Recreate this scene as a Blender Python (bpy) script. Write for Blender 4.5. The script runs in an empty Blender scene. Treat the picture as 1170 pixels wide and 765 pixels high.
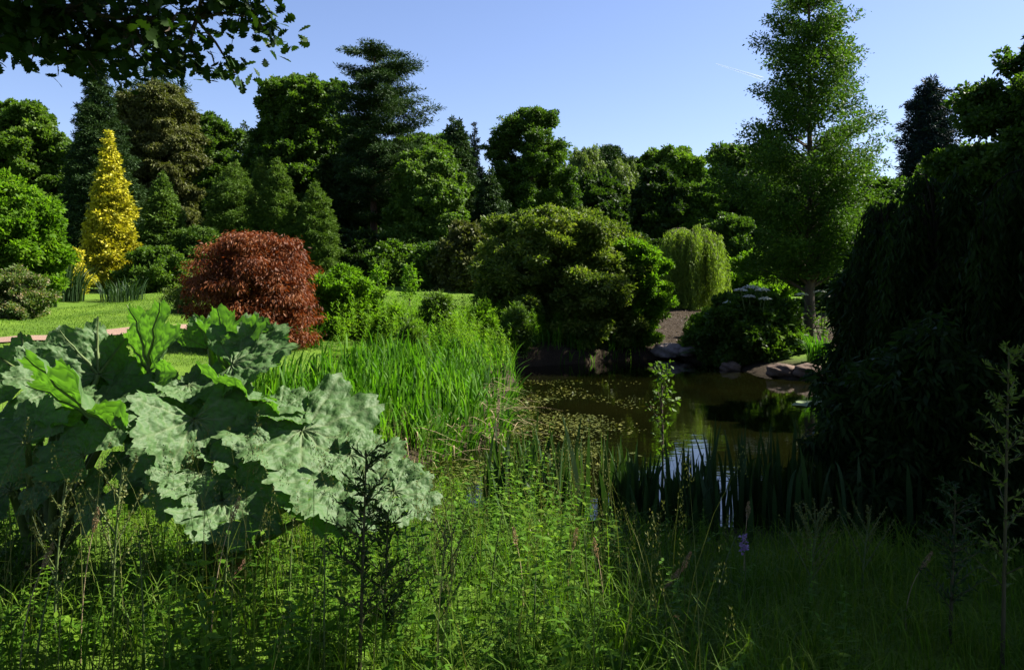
import bpy, math
import numpy as np
from math import radians, sin, cos, pi

# ------------------------------------------------------------------ camera, sky, sun, exposure
F, H, VH, UC = 918.0, 2.5, 325.0, 585.0        # focal length in px of the 1170 px photo, eye height, horizon row
scene = bpy.context.scene
COL = scene.collection
cam_d = bpy.data.cameras.new("camera")
cam_d.sensor_width = 36.0
cam_d.lens = 36.0 * F / 1170.0
cam_d.shift_y = -(382.5 - VH) / 1170.0
cam_d.clip_start, cam_d.clip_end = 0.05, 6000.0
cam = bpy.data.objects.new("camera", cam_d)
cam.location = (0, 0, H)
cam.rotation_euler = (radians(90), 0, 0)
COL.objects.link(cam)
scene.camera = cam

SUN_AZ, SUN_EL = radians(74), radians(46)       # azimuth clockwise from +Y (the view direction): from the right, a little ahead
world = bpy.data.worlds.new("World")
scene.world = world
world.use_nodes = True
wn, wl = world.node_tree.nodes, world.node_tree.links
wn.clear()
sky = wn.new("ShaderNodeTexSky")
sky.sky_type = 'NISHITA'
sky.sun_disc = False
sky.sun_elevation = SUN_EL
sky.sun_rotation = SUN_AZ
sky.altitude = 60
sky.air_density, sky.dust_density, sky.ozone_density = 1.0, 0.6, 2.0
bg = wn.new("ShaderNodeBackground")
bg.inputs[1].default_value = 0.052
wo = wn.new("ShaderNodeOutputWorld")
tint = wn.new("ShaderNodeMixRGB"); tint.blend_type = 'MULTIPLY'; tint.inputs[0].default_value = 1.0
tint.inputs[2].default_value = (0.96, 0.92, 1.06, 1)          # a slightly violet blue, as on this clear morning
wl.new(sky.outputs[0], tint.inputs[1])
wl.new(tint.outputs[0], bg.inputs[0])
wl.new(bg.outputs[0], wo.inputs[0])

sd = bpy.data.lights.new("sun", 'SUN')
sd.energy = 5.0
sd.angle = radians(0.53)
sd.color = (1.0, 0.94, 0.84)
sun = bpy.data.objects.new("sun", sd)
sun.rotation_euler = (radians(90) - SUN_EL, 0, pi - SUN_AZ)
COL.objects.link(sun)

vs = scene.view_settings
vs.view_transform, vs.look, vs.gamma, vs.exposure = 'Standard', 'None', 1.0, 1.85
vs.use_curve_mapping = False
cy = scene.cycles
cy.max_bounces, cy.diffuse_bounces, cy.glossy_bounces = 5, 2, 3
cy.transmission_bounces, cy.transparent_max_bounces = 3, 4
cy.sample_clamp_indirect = 4.0

# ------------------------------------------------------------------ numpy helpers
def rng_of(seed): return np.random.default_rng(seed)
def unit(a): return a / np.maximum(np.linalg.norm(a, axis=-1, keepdims=True), 1e-9)
def rdir(r, n): return unit(r.normal(size=(n, 3)))
def smooth(a, b, x):
    t = np.clip((x - a) / (b - a), 0, 1)
    return t * t * (3 - 2 * t)
Z3 = np.array([0.0, 0.0, 1.0])

POND = np.array([(-1.2, 11.3), (-1.3, 9.6), (0.2, 8.5), (2.5, 8.1), (5.0, 7.9), (8.0, 8.4), (10.5, 10), (11, 14), (9.6, 18.2), (8.6, 20.2),
                 (7.1, 21.3), (6.5, 24.5), (5.6, 27.2), (4.0, 26.8), (2.2, 25.6), (0.6, 24.6), (-0.5, 23.0), (0.05, 20.5), (0.0, 18), (-0.3, 15.5), (-0.2, 13.2)], float)

def pond_sd(x, y):
    """signed distance to the pond outline, negative over water"""
    x, y = np.asarray(x, float), np.asarray(y, float)
    d = np.full(x.shape, 1e9)
    inside = np.zeros(x.shape, bool)
    n = len(POND)
    for i in range(n):
        a, b = POND[i], POND[(i + 1) % n]
        ex, ey = b - a
        wx, wy = x - a[0], y - a[1]
        t = np.clip((wx * ex + wy * ey) / (ex * ex + ey * ey), 0, 1)
        d = np.minimum(d, np.hypot(wx - ex * t, wy - ey * t))
        c = ((a[1] <= y) & (y < b[1])) | ((b[1] <= y) & (y < a[1]))
        with np.errstate(divide='ignore', invalid='ignore'):
            xi = a[0] + (y - a[1]) / (ey if ey != 0 else 1e-9) * ex
        inside ^= c & (x < xi)
    return np.where(inside, -d, d)

def zt(x, y):
    """height of the ground"""
    x, y = np.asarray(x, float), np.asarray(y, float)
    s = pond_sd(x, y)
    out = 0.10 * (1 - np.exp(-np.maximum(s, 0) / 0.25)) + 1.2 * (1 - np.exp(-np.maximum(s, 0) / 6.0))
    left = 1 - smooth(-3, 8, x)
    out = out + left * 0.045 * np.clip(y - 12, 0, 60)
    out = out + 0.03 * np.clip(y - 50, 0, 400) * 0.25
    out = out + smooth(0.3, 1.5, s) * (0.03 * np.sin(1.7 * x + 0.6 * y) + 0.025 * np.sin(0.9 * y - 2.1 * x + 1.0) + 0.015 * np.sin(4.1 * x + 3.3 * y))
    return np.where(s < 0, -0.45 * (1 - np.exp(s / 0.8)), out)

def at(u, v, Y): return np.array([(u - UC) * Y / F, Y, H - (v - VH) * Y / F])

class MB:
    """collects vertices and faces, builds one mesh object"""
    def __init__(s): s.v, s.q, s.t, s.n, s.at = [], [], [], 0, []
    def add(s, v, quads=None, tris=None, attr=None):
        v = np.asarray(v, float).reshape(-1, 3)
        if quads is not None and len(quads): s.q.append(np.asarray(quads, np.int64).reshape(-1, 4) + s.n)
        if tris is not None and len(tris): s.t.append(np.asarray(tris, np.int64).reshape(-1, 3) + s.n)
        s.at.append(np.zeros(len(v)) if attr is None else np.asarray(attr, float))
        s.v.append(v); s.n += len(v)
        return s
    def mesh(s, name, mat, shade=False, attr=False):
        v = np.concatenate(s.v) if s.v else np.zeros((0, 3))
        q = np.concatenate(s.q) if s.q else np.zeros((0, 4), np.int64)
        t = np.concatenate(s.t) if s.t else np.zeros((0, 3), np.int64)
        me = bpy.data.meshes.new(name)
        me.vertices.add(len(v)); me.vertices.foreach_set("co", v.astype(np.float32).ravel())
        me.loops.add(q.size + t.size)
        me.loops.foreach_set("vertex_index", np.concatenate([q.ravel(), t.ravel()]).astype(np.int32))
        me.polygons.add(len(q) + len(t))
        me.polygons.foreach_set("loop_start", np.concatenate([np.arange(len(q)) * 4, q.size + np.arange(len(t)) * 3]).astype(np.int32))
        me.update(calc_edges=True)
        if shade: me.polygons.foreach_set("use_smooth", np.ones(len(me.polygons), bool))
        if attr:
            a = me.attributes.new("mark", 'FLOAT', 'POINT')
            a.data.foreach_set("value", np.concatenate(s.at).astype(np.float32))
        if mat is not None: me.materials.append(mat)
        return me
    def build(s, name, mat, parent=None, loc=None, shade=False, attr=False):
        o = bpy.data.objects.new(name, s.mesh(name, mat, shade, attr))
        COL.objects.link(o)
        if parent is not None: o.parent = parent
        if loc is not None: o.location = loc
        return o

def tag(o, label, cat, group=None, kind=None):
    if label: o["label"] = label
    if cat: o["category"] = cat
    if group: o["group"] = group
    if kind: o["kind"] = kind
    return o
def thing(name, label, cat, loc, group=None, rz=0.0):
    o = bpy.data.objects.new(name, None)
    o.empty_display_size = 0.2
    o.location = tuple(float(c) for c in loc)
    o.rotation_euler = (0, 0, rz)
    COL.objects.link(o)
    return tag(o, label, cat, group)
def dup(root, loc, rz=0.0, sc=1.0, label=None):
    r = root.copy(); COL.objects.link(r)
    r.location = tuple(float(c) for c in loc); r.rotation_euler = (0, 0, rz); r.scale = (sc, sc, sc)
    if label: r["label"] = label
    for ch in list(root.children):
        c = ch.copy(); COL.objects.link(c); c.parent = r
        for g in list(ch.children):
            d = g.copy(); COL.objects.link(d); d.parent = c
    return r

def tube(mb, pts, rad, sides=6):
    pts, rad = np.asarray(pts, float), np.asarray(rad, float)
    n = len(pts)
    tg = unit(np.gradient(pts, axis=0))
    ref = np.where(np.abs(tg[:, 2:3]) > 0.9, np.array([[1.0, 0, 0]]), np.array([[0, 0, 1.0]]))
    a = unit(np.cross(tg, ref)); b = np.cross(tg, a)
    for i in range(1, n):
        if np.dot(a[i], a[i - 1]) < 0: a[i] *= -1; b[i] *= -1
    th = np.arange(sides) * 2 * pi / sides
    v = pts[:, None] + rad[:, None, None] * (np.cos(th)[None, :, None] * a[:, None] + np.sin(th)[None, :, None] * b[:, None])
    i, j = np.meshgrid(np.arange(n - 1), np.arange(sides), indexing='ij')
    k = (j + 1) % sides
    mb.add(v, np.stack([i * sides + j, i * sides + k, (i + 1) * sides + k, (i + 1) * sides + j], -1))

def frame(nrm, tip):
    t = unit(tip); n = nrm - (nrm * t).sum(-1, keepdims=True) * t
    n = unit(n); s = np.cross(t, n)
    return n, t, s

def leaf_quads(mb, pos, nrm, tip, L, W, fold=0.12):
    """small pointed leaves, one bent quad each"""
    n, t, s = frame(nrm, tip)
    L, W = np.broadcast_to(L, len(pos))[:, None], np.broadcast_to(W, len(pos))[:, None]
    v = np.stack([pos, pos + 0.5 * L * t + 0.5 * W * s + fold * W * n, pos + L * t - 0.06 * L * n, pos + 0.45 * L * t - 0.5 * W * s + fold * W * n], 1)
    mb.add(v, np.arange(len(pos) * 4))

def leaf_full(mb, pos, nrm, tip, L, W, fold=0.18, curl=0.12):
    """leaves with a midrib: four quads"""
    n, t, s = frame(nrm, tip)
    N = len(pos)
    L, W = np.broadcast_to(L, N)[:, None], np.broadcast_to(W, N)[:, None]
    prof = [(0.0, 0.03), (0.25, 0.42), (0.58, 0.42), (1.0, 0.02)]
    rows = []
    for f, w in prof:
        c = pos + f * L * t - curl * f * f * L * n
        rows += [c + w * W * s + fold * w * W * n, c, c - w * W * s + fold * w * W * n]
    v = np.stack(rows, 1)
    fq = []
    for i in range(3):
        for j in range(2):
            fq.append([i * 3 + j, i * 3 + j + 1, (i + 1) * 3 + j + 1, (i + 1) * 3 + j])
    q = (np.arange(N) * 12)[:, None, None] + np.array(fq)[None]
    mb.add(v, q)

def blades(mb, base, h, lean_az, lean, w, curl=0.35, segs=5, r=None):
    """strap leaves: a ribbon from the base, leaning and drooping at the tip"""
    N = len(base)
    h, lean, w, curl = [np.broadcast_to(a, N).astype(float)[:, None] for a in (h, lean, w, curl)]
    d = np.stack([np.cos(lean_az), np.sin(lean_az), np.zeros(N)], -1)
    fa = lean_az + pi / 2 + (0 if r is None else r.normal(0, 0.5, N))
    sdir = np.stack([np.cos(fa), np.sin(fa), np.zeros(N)], -1)
    rows = []
    for k in range(segs + 1):
        s = k / segs
        c = base + Z3 * h * (s - curl * s ** 3) + d * h * lean * (s ** 2 + curl * 0.7 * s ** 4)
        ww = w * (0.75 + 0.5 * s - 1.22 * s ** 3) * 0.5 if k < segs else w * 0.02
        rows += [c - sdir * ww, c + sdir * ww]
    v = np.stack(rows, 1)
    fq = np.array([[2 * k, 2 * k + 1, 2 * k + 3, 2 * k + 2] for k in range(segs)])
    mb.add(v, (np.arange(N) * (2 * segs + 2))[:, None, None] + fq[None])

# ------------------------------------------------------------------ materials
def newmat(name):
    m = bpy.data.materials.new(name); m.use_nodes = True
    nt = m.node_tree; nt.nodes.clear()
    return m, nt.nodes, nt.links
def ramp(nodes, stops):
    r = nodes.new("ShaderNodeValToRGB")
    e = r.color_ramp.elements
    while len(e) < len(stops): e.new(0.5)
    for el, (p, c) in zip(e, stops):
        el.position = p; el.color = (*c, 1)
    return r
def leafmat(name, c1, c2, c3=None, trans=0.36, rough=0.55, spec=0.16, tcol=None, nscale=0.6):
    """per-leaf colour variation + slow drift over the plant; light passes through the leaf"""
    m, N, Lk = newmat(name)
    geo = N.new("ShaderNodeNewGeometry")
    tc = N.new("ShaderNodeTexCoord")
    nz = N.new("ShaderNodeTexNoise"); nz.inputs["Scale"].default_value = nscale; nz.inputs["Detail"].default_value = 3
    Lk.new(tc.outputs["Object"], nz.inputs["Vector"])
    mx = N.new("ShaderNodeMath"); mx.operation = 'MULTIPLY_ADD'; mx.inputs[1].default_value = 0.55
    Lk.new(geo.outputs["Random Per Island"], mx.inputs[0])
    m2 = N.new("ShaderNodeMath"); m2.operation = 'MULTIPLY_ADD'; m2.inputs[1].default_value = 1.1; m2.inputs[2].default_value = -0.32
    Lk.new(nz.outputs["Fac"], m2.inputs[0]); Lk.new(m2.outputs[0], mx.inputs[2])
    stops = [(0.1, c1), (0.55, c2), (0.95, c3 or c2)]
    rp = ramp(N, stops); Lk.new(mx.outputs[0], rp.inputs[0])
    p = N.new("ShaderNodeBsdfPrincipled")
    p.inputs["Roughness"].default_value = rough
    p.inputs["Specular IOR Level"].default_value = spec
    Lk.new(rp.outputs[0], p.inputs["Base Color"])
    t = N.new("ShaderNodeBsdfTranslucent")
    tm = N.new("ShaderNodeMixRGB"); tm.blend_type = 'MULTIPLY'; tm.inputs[0].default_value = 1
    tm.inputs[2].default_value = (*(tcol or (1.5, 1.7, 0.5)), 1)
    Lk.new(rp.outputs[0], tm.inputs[1]); Lk.new(tm.outputs[0], t.inputs[0])
    ms = N.new("ShaderNodeMixShader"); ms.inputs[0].default_value = trans
    Lk.new(p.outputs[0], ms.inputs[1]); Lk.new(t.outputs[0], ms.inputs[2])
    o = N.new("ShaderNodeOutputMaterial"); Lk.new(ms.outputs[0], o.inputs[0])
    return m
def solidmat(name, c1, c2, scale=8.0, rough=0.8, bump=0.3, spec=0.3, stretch=(1, 1, 1)):
    m, N, Lk = newmat(name)
    tc = N.new("ShaderNodeTexCoord")
    mp = N.new("ShaderNodeMapping"); mp.inputs["Scale"].default_value = stretch
    nz = N.new("ShaderNodeTexNoise"); nz.inputs["Scale"].default_value = scale; nz.inputs["Detail"].default_value = 7; nz.inputs["Roughness"].default_value = 0.65
    Lk.new(tc.outputs["Object"], mp.inputs[0]); Lk.new(mp.outputs[0], nz.inputs["Vector"])
    rp = ramp(N, [(0.3, c1), (0.7, c2)]); Lk.new(nz.outputs["Fac"], rp.inputs[0])
    p = N.new("ShaderNodeBsdfPrincipled"); p.inputs["Roughness"].default_value = rough; p.inputs["Specular IOR Level"].default_value = spec
    Lk.new(rp.outputs[0], p.inputs["Base Color"])
    b = N.new("ShaderNodeBump"); b.inputs["Strength"].default_value = bump; b.inputs["Distance"].default_value = 0.05
    Lk.new(nz.outputs["Fac"], b.inputs["Height"]); Lk.new(b.outputs[0], p.inputs["Normal"])
    o = N.new("ShaderNodeOutputMaterial"); Lk.new(p.outputs[0], o.inputs[0])
    return m

BARK = solidmat("bark", (0.035, 0.026, 0.018), (0.11, 0.085, 0.06), 9, 0.9, 0.6, 0.2, (1, 1, 0.25))
BARK_RED = solidmat("bark_red", (0.03, 0.018, 0.012), (0.09, 0.05, 0.032), 9, 0.9, 0.6, 0.2, (1, 1, 0.2))
STALK = solidmat("stalk", (0.05, 0.085, 0.02), (0.09, 0.12, 0.035), 12, 0.6, 0.1)
STALK_DARK = solidmat("stalk_dark", (0.035, 0.035, 0.015), (0.06, 0.05, 0.02), 12, 0.7, 0.1)
STRAW = solidmat("straw", (0.18, 0.14, 0.07), (0.33, 0.25, 0.14), 20, 0.8, 0.1)

L_OAK = leafmat("leaf_oak", (0.022, 0.05, 0.007), (0.045, 0.088, 0.012), (0.072, 0.12, 0.017))
L_OAK_SHADED = leafmat("leaf_oak_shaded", (0.012, 0.030, 0.005), (0.018, 0.042, 0.007), (0.028, 0.056, 0.009), trans=0.2, spec=0.1)  # oak leaf with shade put into its colour, for a dark silhouette
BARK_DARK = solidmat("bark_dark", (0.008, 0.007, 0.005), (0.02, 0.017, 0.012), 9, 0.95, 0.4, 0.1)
L_MID = leafmat("leaf_mid", (0.033, 0.07, 0.009), (0.062, 0.115, 0.015), (0.10, 0.155, 0.02))
L_BRIGHT = leafmat("leaf_bright", (0.04, 0.09, 0.007), (0.08, 0.165, 0.012), (0.14, 0.22, 0.02), trans=0.44, spec=0.08)
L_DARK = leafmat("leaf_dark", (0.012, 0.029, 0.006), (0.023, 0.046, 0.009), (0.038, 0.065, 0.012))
L_CONIFER = leafmat("leaf_conifer", (0.032, 0.066, 0.012), (0.062, 0.108, 0.017), (0.095, 0.15, 0.024), trans=0.2, spec=0.06)
L_CONDARK = leafmat("leaf_conifer_dark", (0.013, 0.028, 0.009), (0.022, 0.045, 0.013), (0.038, 0.068, 0.018), trans=0.12, spec=0.06)
L_BLUE = leafmat("leaf_blue_conifer", (0.006, 0.012, 0.013), (0.010, 0.02, 0.021), (0.016, 0.028, 0.03), trans=0.08, spec=0.05)
L_GOLD = leafmat("leaf_gold", (0.10, 0.13, 0.012), (0.40, 0.36, 0.018), (0.56, 0.50, 0.035), trans=0.22, tcol=(1.1, 1.2, 0.5), nscale=3)
L_LARCH = leafmat("leaf_brownish", (0.045, 0.055, 0.014), (0.075, 0.085, 0.02), (0.10, 0.105, 0.026), trans=0.2)
L_BIRCH = leafmat("leaf_birch", (0.06, 0.09, 0.022), (0.095, 0.135, 0.03), (0.125, 0.16, 0.035))
L_WILLOW = leafmat("leaf_willow", (0.08, 0.13, 0.016), (0.13, 0.19, 0.026), (0.18, 0.24, 0.036), trans=0.42)
L_REDWOOD = leafmat("leaf_redwood", (0.024, 0.055, 0.008), (0.046, 0.095, 0.012), (0.085, 0.15, 0.018), trans=0.27, spec=0.08)
L_MAPLE = leafmat("leaf_red_maple", (0.055, 0.018, 0.008), (0.13, 0.043, 0.014), (0.21, 0.085, 0.024), trans=0.32, tcol=(1.5, 0.8, 0.4), nscale=1.5)
L_RHODO = leafmat("leaf_olive_bush", (0.035, 0.062, 0.010), (0.085, 0.125, 0.018), (0.18, 0.20, 0.04), trans=0.36, nscale=1.2)
L_IRIS = leafmat("leaf_iris", (0.018, 0.06, 0.006), (0.05, 0.135, 0.010), (0.10, 0.20, 0.018), trans=0.42, nscale=1.6, spec=0.08)
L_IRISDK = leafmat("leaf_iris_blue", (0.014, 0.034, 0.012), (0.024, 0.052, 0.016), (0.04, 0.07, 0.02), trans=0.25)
L_GRASS = leafmat("leaf_grass", (0.032, 0.075, 0.007), (0.065, 0.13, 0.012), (0.125, 0.175, 0.022), trans=0.42, spec=0.08)
L_HERB = leafmat("leaf_herb", (0.028, 0.075, 0.006), (0.07, 0.155, 0.012), (0.14, 0.22, 0.02), trans=0.44, nscale=1.4, spec=0.08)
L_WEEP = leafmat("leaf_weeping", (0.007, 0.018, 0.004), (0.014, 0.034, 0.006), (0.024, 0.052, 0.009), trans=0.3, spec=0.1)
L_PINK = leafmat("blossom_pink", (0.04, 0.08, 0.014), (0.075, 0.12, 0.025), (0.30, 0.22, 0.16), trans=0.3, nscale=5)
L_WHITE = leafmat("petal_white", (0.6, 0.6, 0.5), (0.75, 0.75, 0.68), trans=0.3, tcol=(1, 1, 0.9))
L_PURPLE = leafmat("petal_purple", (0.22, 0.13, 0.32), (0.36, 0.24, 0.46), trans=0.3, tcol=(1, 1, 1))
L_ORANGE = leafmat("leaf_fallen", (0.35, 0.14, 0.04), (0.5, 0.25, 0.08), trans=0.2, tcol=(1, .7, .4))
L_SEED = leafmat("seed_head", (0.16, 0.11, 0.06), (0.28, 0.20, 0.11), (0.38, 0.28, 0.20), trans=0.3, tcol=(1, .9, .6))
L_SEEDGR = leafmat("seed_green", (0.06, 0.075, 0.02), (0.10, 0.115, 0.03), (0.15, 0.15, 0.05), trans=0.3, tcol=(1, 1, .5))
L_WEED = leafmat("pond_weed", (0.035, 0.05, 0.006), (0.07, 0.08, 0.010), (0.15, 0.14, 0.025), trans=0.1, nscale=1.0)
L_PAD = leafmat("lily_pad", (0.10, 0.14, 0.06), (0.15, 0.19, 0.09), trans=0.1)

# ------------------------------------------------------------------ setting: ground, water, path
def graded(a, b, fine_a, fine_b, step, ratio=1.12):
    out = list(np.arange(fine_a, fine_b + 1e-6, step))
    s, x = step, fine_b
    while x < b:
        s *= ratio; x += s; out.append(min(x, b))
    s, x = step, fine_a
    while x > a:
        s *= ratio; x -= s; out.insert(0, max(x, a))
    return np.array(out)
gx = graded(-3000, 3000, -14, 14, 0.2)
gy = graded(-60, 4000, -1, 46, 0.22)
GX, GY = np.meshgrid(gx, gy, indexing='ij')
GZ = zt(GX, GY)
nx, ny = len(gx), len(gy)
i, j = np.meshgrid(np.arange(nx - 1), np.arange(ny - 1), indexing='ij')
gm = MB().add(np.stack([GX, GY, GZ], -1), np.stack([i * ny + j, (i + 1) * ny + j, (i + 1) * ny + j + 1, i * ny + j + 1], -1),
              attr=np.where(((GX > 3.5) & (GX < 14) & (GY > 24.2) & (GY < 43)), 0.0, smooth(0.6, 2.2, pond_sd(GX, GY))).ravel())
def ground_mat():
    m, N, Lk = newmat("ground")
    geo = N.new("ShaderNodeNewGeometry")
    n1 = N.new("ShaderNodeTexNoise"); n1.inputs["Scale"].default_value = 0.8; n1.inputs["Detail"].default_value = 8
    n2 = N.new("ShaderNodeTexNoise"); n2.inputs["Scale"].default_value = 45; n2.inputs["Detail"].default_value = 5
    for n in (n1, n2): Lk.new(geo.outputs["Position"], n.inputs["Vector"])
    lawn = ramp(N, [(0.3, (0.05, 0.10, 0.010)), (0.7, (0.10, 0.17, 0.016))]); Lk.new(n1.outputs["Fac"], lawn.inputs[0])
    fine = N.new("ShaderNodeMixRGB"); fine.blend_type = 'OVERLAY'; fine.inputs[0].default_value = 0.7
    Lk.new(lawn.outputs[0], fine.inputs[1]); Lk.new(n2.outputs["Fac"], fine.inputs[2])
    soil = ramp(N, [(0.3, (0.010, 0.008, 0.004)), (0.52, (0.03, 0.022, 0.013)), (0.75, (0.065, 0.046, 0.03))]); Lk.new(n2.outputs["Fac"], soil.inputs[0])
    a = N.new("ShaderNodeAttribute"); a.attribute_name = "mark"
    mix = N.new("ShaderNodeMixRGB"); Lk.new(a.outputs["Fac"], mix.inputs[0]); Lk.new(soil.outputs[0], mix.inputs[1]); Lk.new(fine.outputs[0], mix.inputs[2])
    p = N.new("ShaderNodeBsdfPrincipled"); p.inputs["Roughness"].default_value = 0.95; p.inputs["Specular IOR Level"].default_value = 0.1
    Lk.new(mix.outputs[0], p.inputs["Base Color"])
    b = N.new("ShaderNodeBump"); b.inputs["Strength"].default_value = 0.8; b.inputs["Distance"].default_value = 0.06
    Lk.new(n2.outputs["Fac"], b.inputs["Height"]); Lk.new(b.outputs[0], p.inputs["Normal"])
    o = N.new("ShaderNodeOutputMaterial"); Lk.new(p.outputs[0], o.inputs[0])
    return m
tag(gm.build("ground", ground_mat(), shade=True, attr=True), None, None, kind='structure')

def water_mat():
    m, N, Lk = newmat("water")
    geo = N.new("ShaderNodeNewGeometry")
    n0 = N.new("ShaderNodeTexNoise"); n0.inputs["Scale"].default_value = 0.35; n0.inputs["Detail"].default_value = 4
    Lk.new(geo.outputs["Position"], n0.inputs["Vector"])
    rp = ramp(N, [(0.3, (0.0016, 0.002, 0.0005)), (0.7, (0.0042, 0.0046, 0.001))]); Lk.new(n0.outputs["Fac"], rp.inputs[0])
    p = N.new("ShaderNodeBsdfPrincipled"); p.inputs["Roughness"].default_value = 0.02; p.inputs["IOR"].default_value = 1.33
    Lk.new(rp.outputs[0], p.inputs["Base Color"])
    mp = N.new("ShaderNodeMapping"); mp.inputs["Scale"].default_value = (1.0, 2.2, 1); Lk.new(geo.outputs["Position"], mp.inputs[0])
    n1 = N.new("ShaderNodeTexNoise"); n1.inputs["Scale"].default_value = 2.2; n1.inputs["Detail"].default_value = 3; Lk.new(mp.outputs[0], n1.inputs["Vector"])
    b = N.new("ShaderNodeBump"); b.inputs["Strength"].default_value = 0.06; b.inputs["Distance"].default_value = 0.03
    Lk.new(n1.outputs["Fac"], b.inputs["Height"]); Lk.new(b.outputs[0], p.inputs["Normal"])
    o = N.new("ShaderNodeOutputMaterial"); Lk.new(p.outputs[0], o.inputs[0])
    return m
wx, wy = np.linspace(-3, 13, 60), np.linspace(6.5, 29, 80)
WX, WY = np.meshgrid(wx, wy, indexing='ij')
i, j = np.meshgrid(np.arange(59), np.arange(79), indexing='ij')
wq = np.stack([i * 80 + j, (i + 1) * 80 + j, (i + 1) * 80 + j + 1, i * 80 + j + 1], -1).reshape(-1, 4)
keep = (pond_sd(WX, WY).ravel()[wq] < 0.35).any(1)
tag(MB().add(np.stack([WX, WY, 0 * WX], -1), wq[keep]).build("water", water_mat(), shade=True), None, None, kind='structure')

# red gravel path across the lawn on the left
PATH = np.array([(-16, 14.6), (-12.5, 15.8), (-10, 17.6), (-8.6, 20.0), (-8.0, 23), (-8.4, 27), (-10, 31)], float)
tt = np.linspace(0, len(PATH) - 1, 160)
px_, py_ = [np.interp(tt, np.arange(len(PATH)), PATH[:, k]) for k in (0, 1)]
for _ in range(30):
    px_[1:-1] = (px_[:-2] + px_[1:-1] * 2 + px_[2:]) / 4; py_[1:-1] = (py_[:-2] + py_[1:-1] * 2 + py_[2:]) / 4
td = unit(np.stack([np.gradient(px_), np.gradient(py_)], -1))
pv = []
for o in np.linspace(-0.38, 0.38, 9):
    X, Y = px_ - td[:, 1] * o, py_ + td[:, 0] * o
    pv.append(np.stack([X, Y, zt(X, Y) + 0.035], -1))
pv = np.stack(pv, 1)
i, j = np.meshgrid(np.arange(159), np.arange(8), indexing='ij')
pth = MB().add(pv, np.stack([i * 9 + j, i * 9 + j + 1, (i + 1) * 9 + j + 1, (i + 1) * 9 + j], -1))
tag(pth.build("path", solidmat("red_gravel", (0.15, 0.095, 0.065), (0.25, 0.165, 0.12), 60, 0.95, 0.5), shade=True), None, None, kind='structure')

# ------------------------------------------------------------------ trees
class Prof:
    """silhouette of a crown: rows (v, left px, right px) of the photo turned into metres at distance Y"""
    def __init__(s, rows, Y, zb, seed=0, amp=0.0):
        q = np.random.default_rng(seed + 5000)
        s.w = [(int(q.integers(2, 7)), q.uniform(0.4, 3.0), q.uniform(0, 6.28), q.uniform(0.4, 1.0)) for _ in range(6)]
        s.amp = amp
        rows = sorted(rows, key=lambda r: -r[0])
        s.z = np.array([H - (r[0] - VH) * Y / F - zb for r in rows])
        s.l = np.array([r[1] for r in rows]) * Y / F
        s.r = np.array([r[2] for r in rows]) * Y / F
    def rad(s, z, az):
        l, r = np.interp(z, s.z, s.l), np.interp(z, s.z, s.r)
        k = 1.0
        if s.amp:
            hz = s.z[-1] - s.z[0]
            k = 1 + s.amp * sum(a * np.sin(m * az + f * 6.28 * (z - s.z[0]) / hz + p) for m, f, p, a in s.w) / 2.2
        return np.maximum(((l + r) / 2 + (r - l) / 2 * np.cos(az)) * k, 0.02)

def clump_leaves(mb, r, cen, rad3, az, per, L, W, up=0.6, out=0.7, droop=0.0, shell=0.6, jit=0.5, full=False):
    """fill ellipsoid clumps (radial, tangential, vertical radii) with leaves"""
    K = len(cen)
    wgt = (rad3[:, 0] * rad3[:, 1] * rad3[:, 2]) ** (2 / 3)
    cnt = np.maximum(10, (per * wgt / wgt.mean()).astype(int))
    idx = np.repeat(np.arange(K), cnt)
    n = len(idx)
    d = rdir(r, n)
    f = 1 - shell * r.random(n) ** 1.6
    f = f * (1 + .55 * r.random(n) * (r.random(n) < .28))
    ca, sa = np.cos(az[idx]), np.sin(az[idx])
    lo = d * f[:, None] * rad3[idx]
    off = np.stack([lo[:, 0] * ca - lo[:, 1] * sa, lo[:, 0] * sa + lo[:, 1] * ca, lo[:, 2]], -1)
    pos = cen[idx] + off
    dd = unit(off)
    nrm = unit(out * dd + up * Z3 + jit * r.normal(size=(n, 3)))
    tip = unit(0.7 * dd + 0.6 * rdir(r, n) - droop * Z3)
    sc = r.uniform(0.5, 1.45, n)
    (leaf_full if full else leaf_quads)(mb, pos, nrm, tip, L * sc, W * sc)
    return n

def wood(mb, r, Ht, r0, lean=0.02, targets=None, tip_r=0.02, rise=0.45, sides=8, top=0.95):
    zz = np.linspace(-0.15, Ht * top, 12)
    wob = np.cumsum(r.normal(0, lean, (12, 2)), 0) * Ht / 12
    wob -= wob[1]
    pts = np.stack([wob[:, 0], wob[:, 1], zz], -1)
    rr = r0 * (1 - 0.93 * np.clip(zz / (Ht * top), 0, 1) ** 0.8) + 0.008
    rr[0] *= 1.5; rr[1] *= 1.15
    tube(mb, pts, rr, sides)
    if targets is not None:
        for c in targets:
            d = np.hypot(c[0], c[1])
            z0 = np.clip(c[2] - rise * d - 0.1, 0.12 * Ht, Ht * top * 0.97)
            p0 = np.array([np.interp(z0, zz, pts[:, 0]), np.interp(z0, zz, pts[:, 1]), z0])
            rb = np.interp(z0, zz, rr) * 0.42
            mid = p0 * 0.5 + c * 0.5 + np.array([0, 0, 0.06 * d]) + r.normal(0, 0.04 * d, 3)
            q1, q3 = p0 * 0.75 + mid * 0.25, None
            tube(mb, np.stack([p0, p0 * .5 + mid * .5, mid, mid * .5 + c * .5 + r.normal(0, .02 * d, 3), c]), np.array([rb, rb * .75, rb * .55, rb * .38, 0.006 + tip_r * .3]), 5)
    return pts

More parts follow.
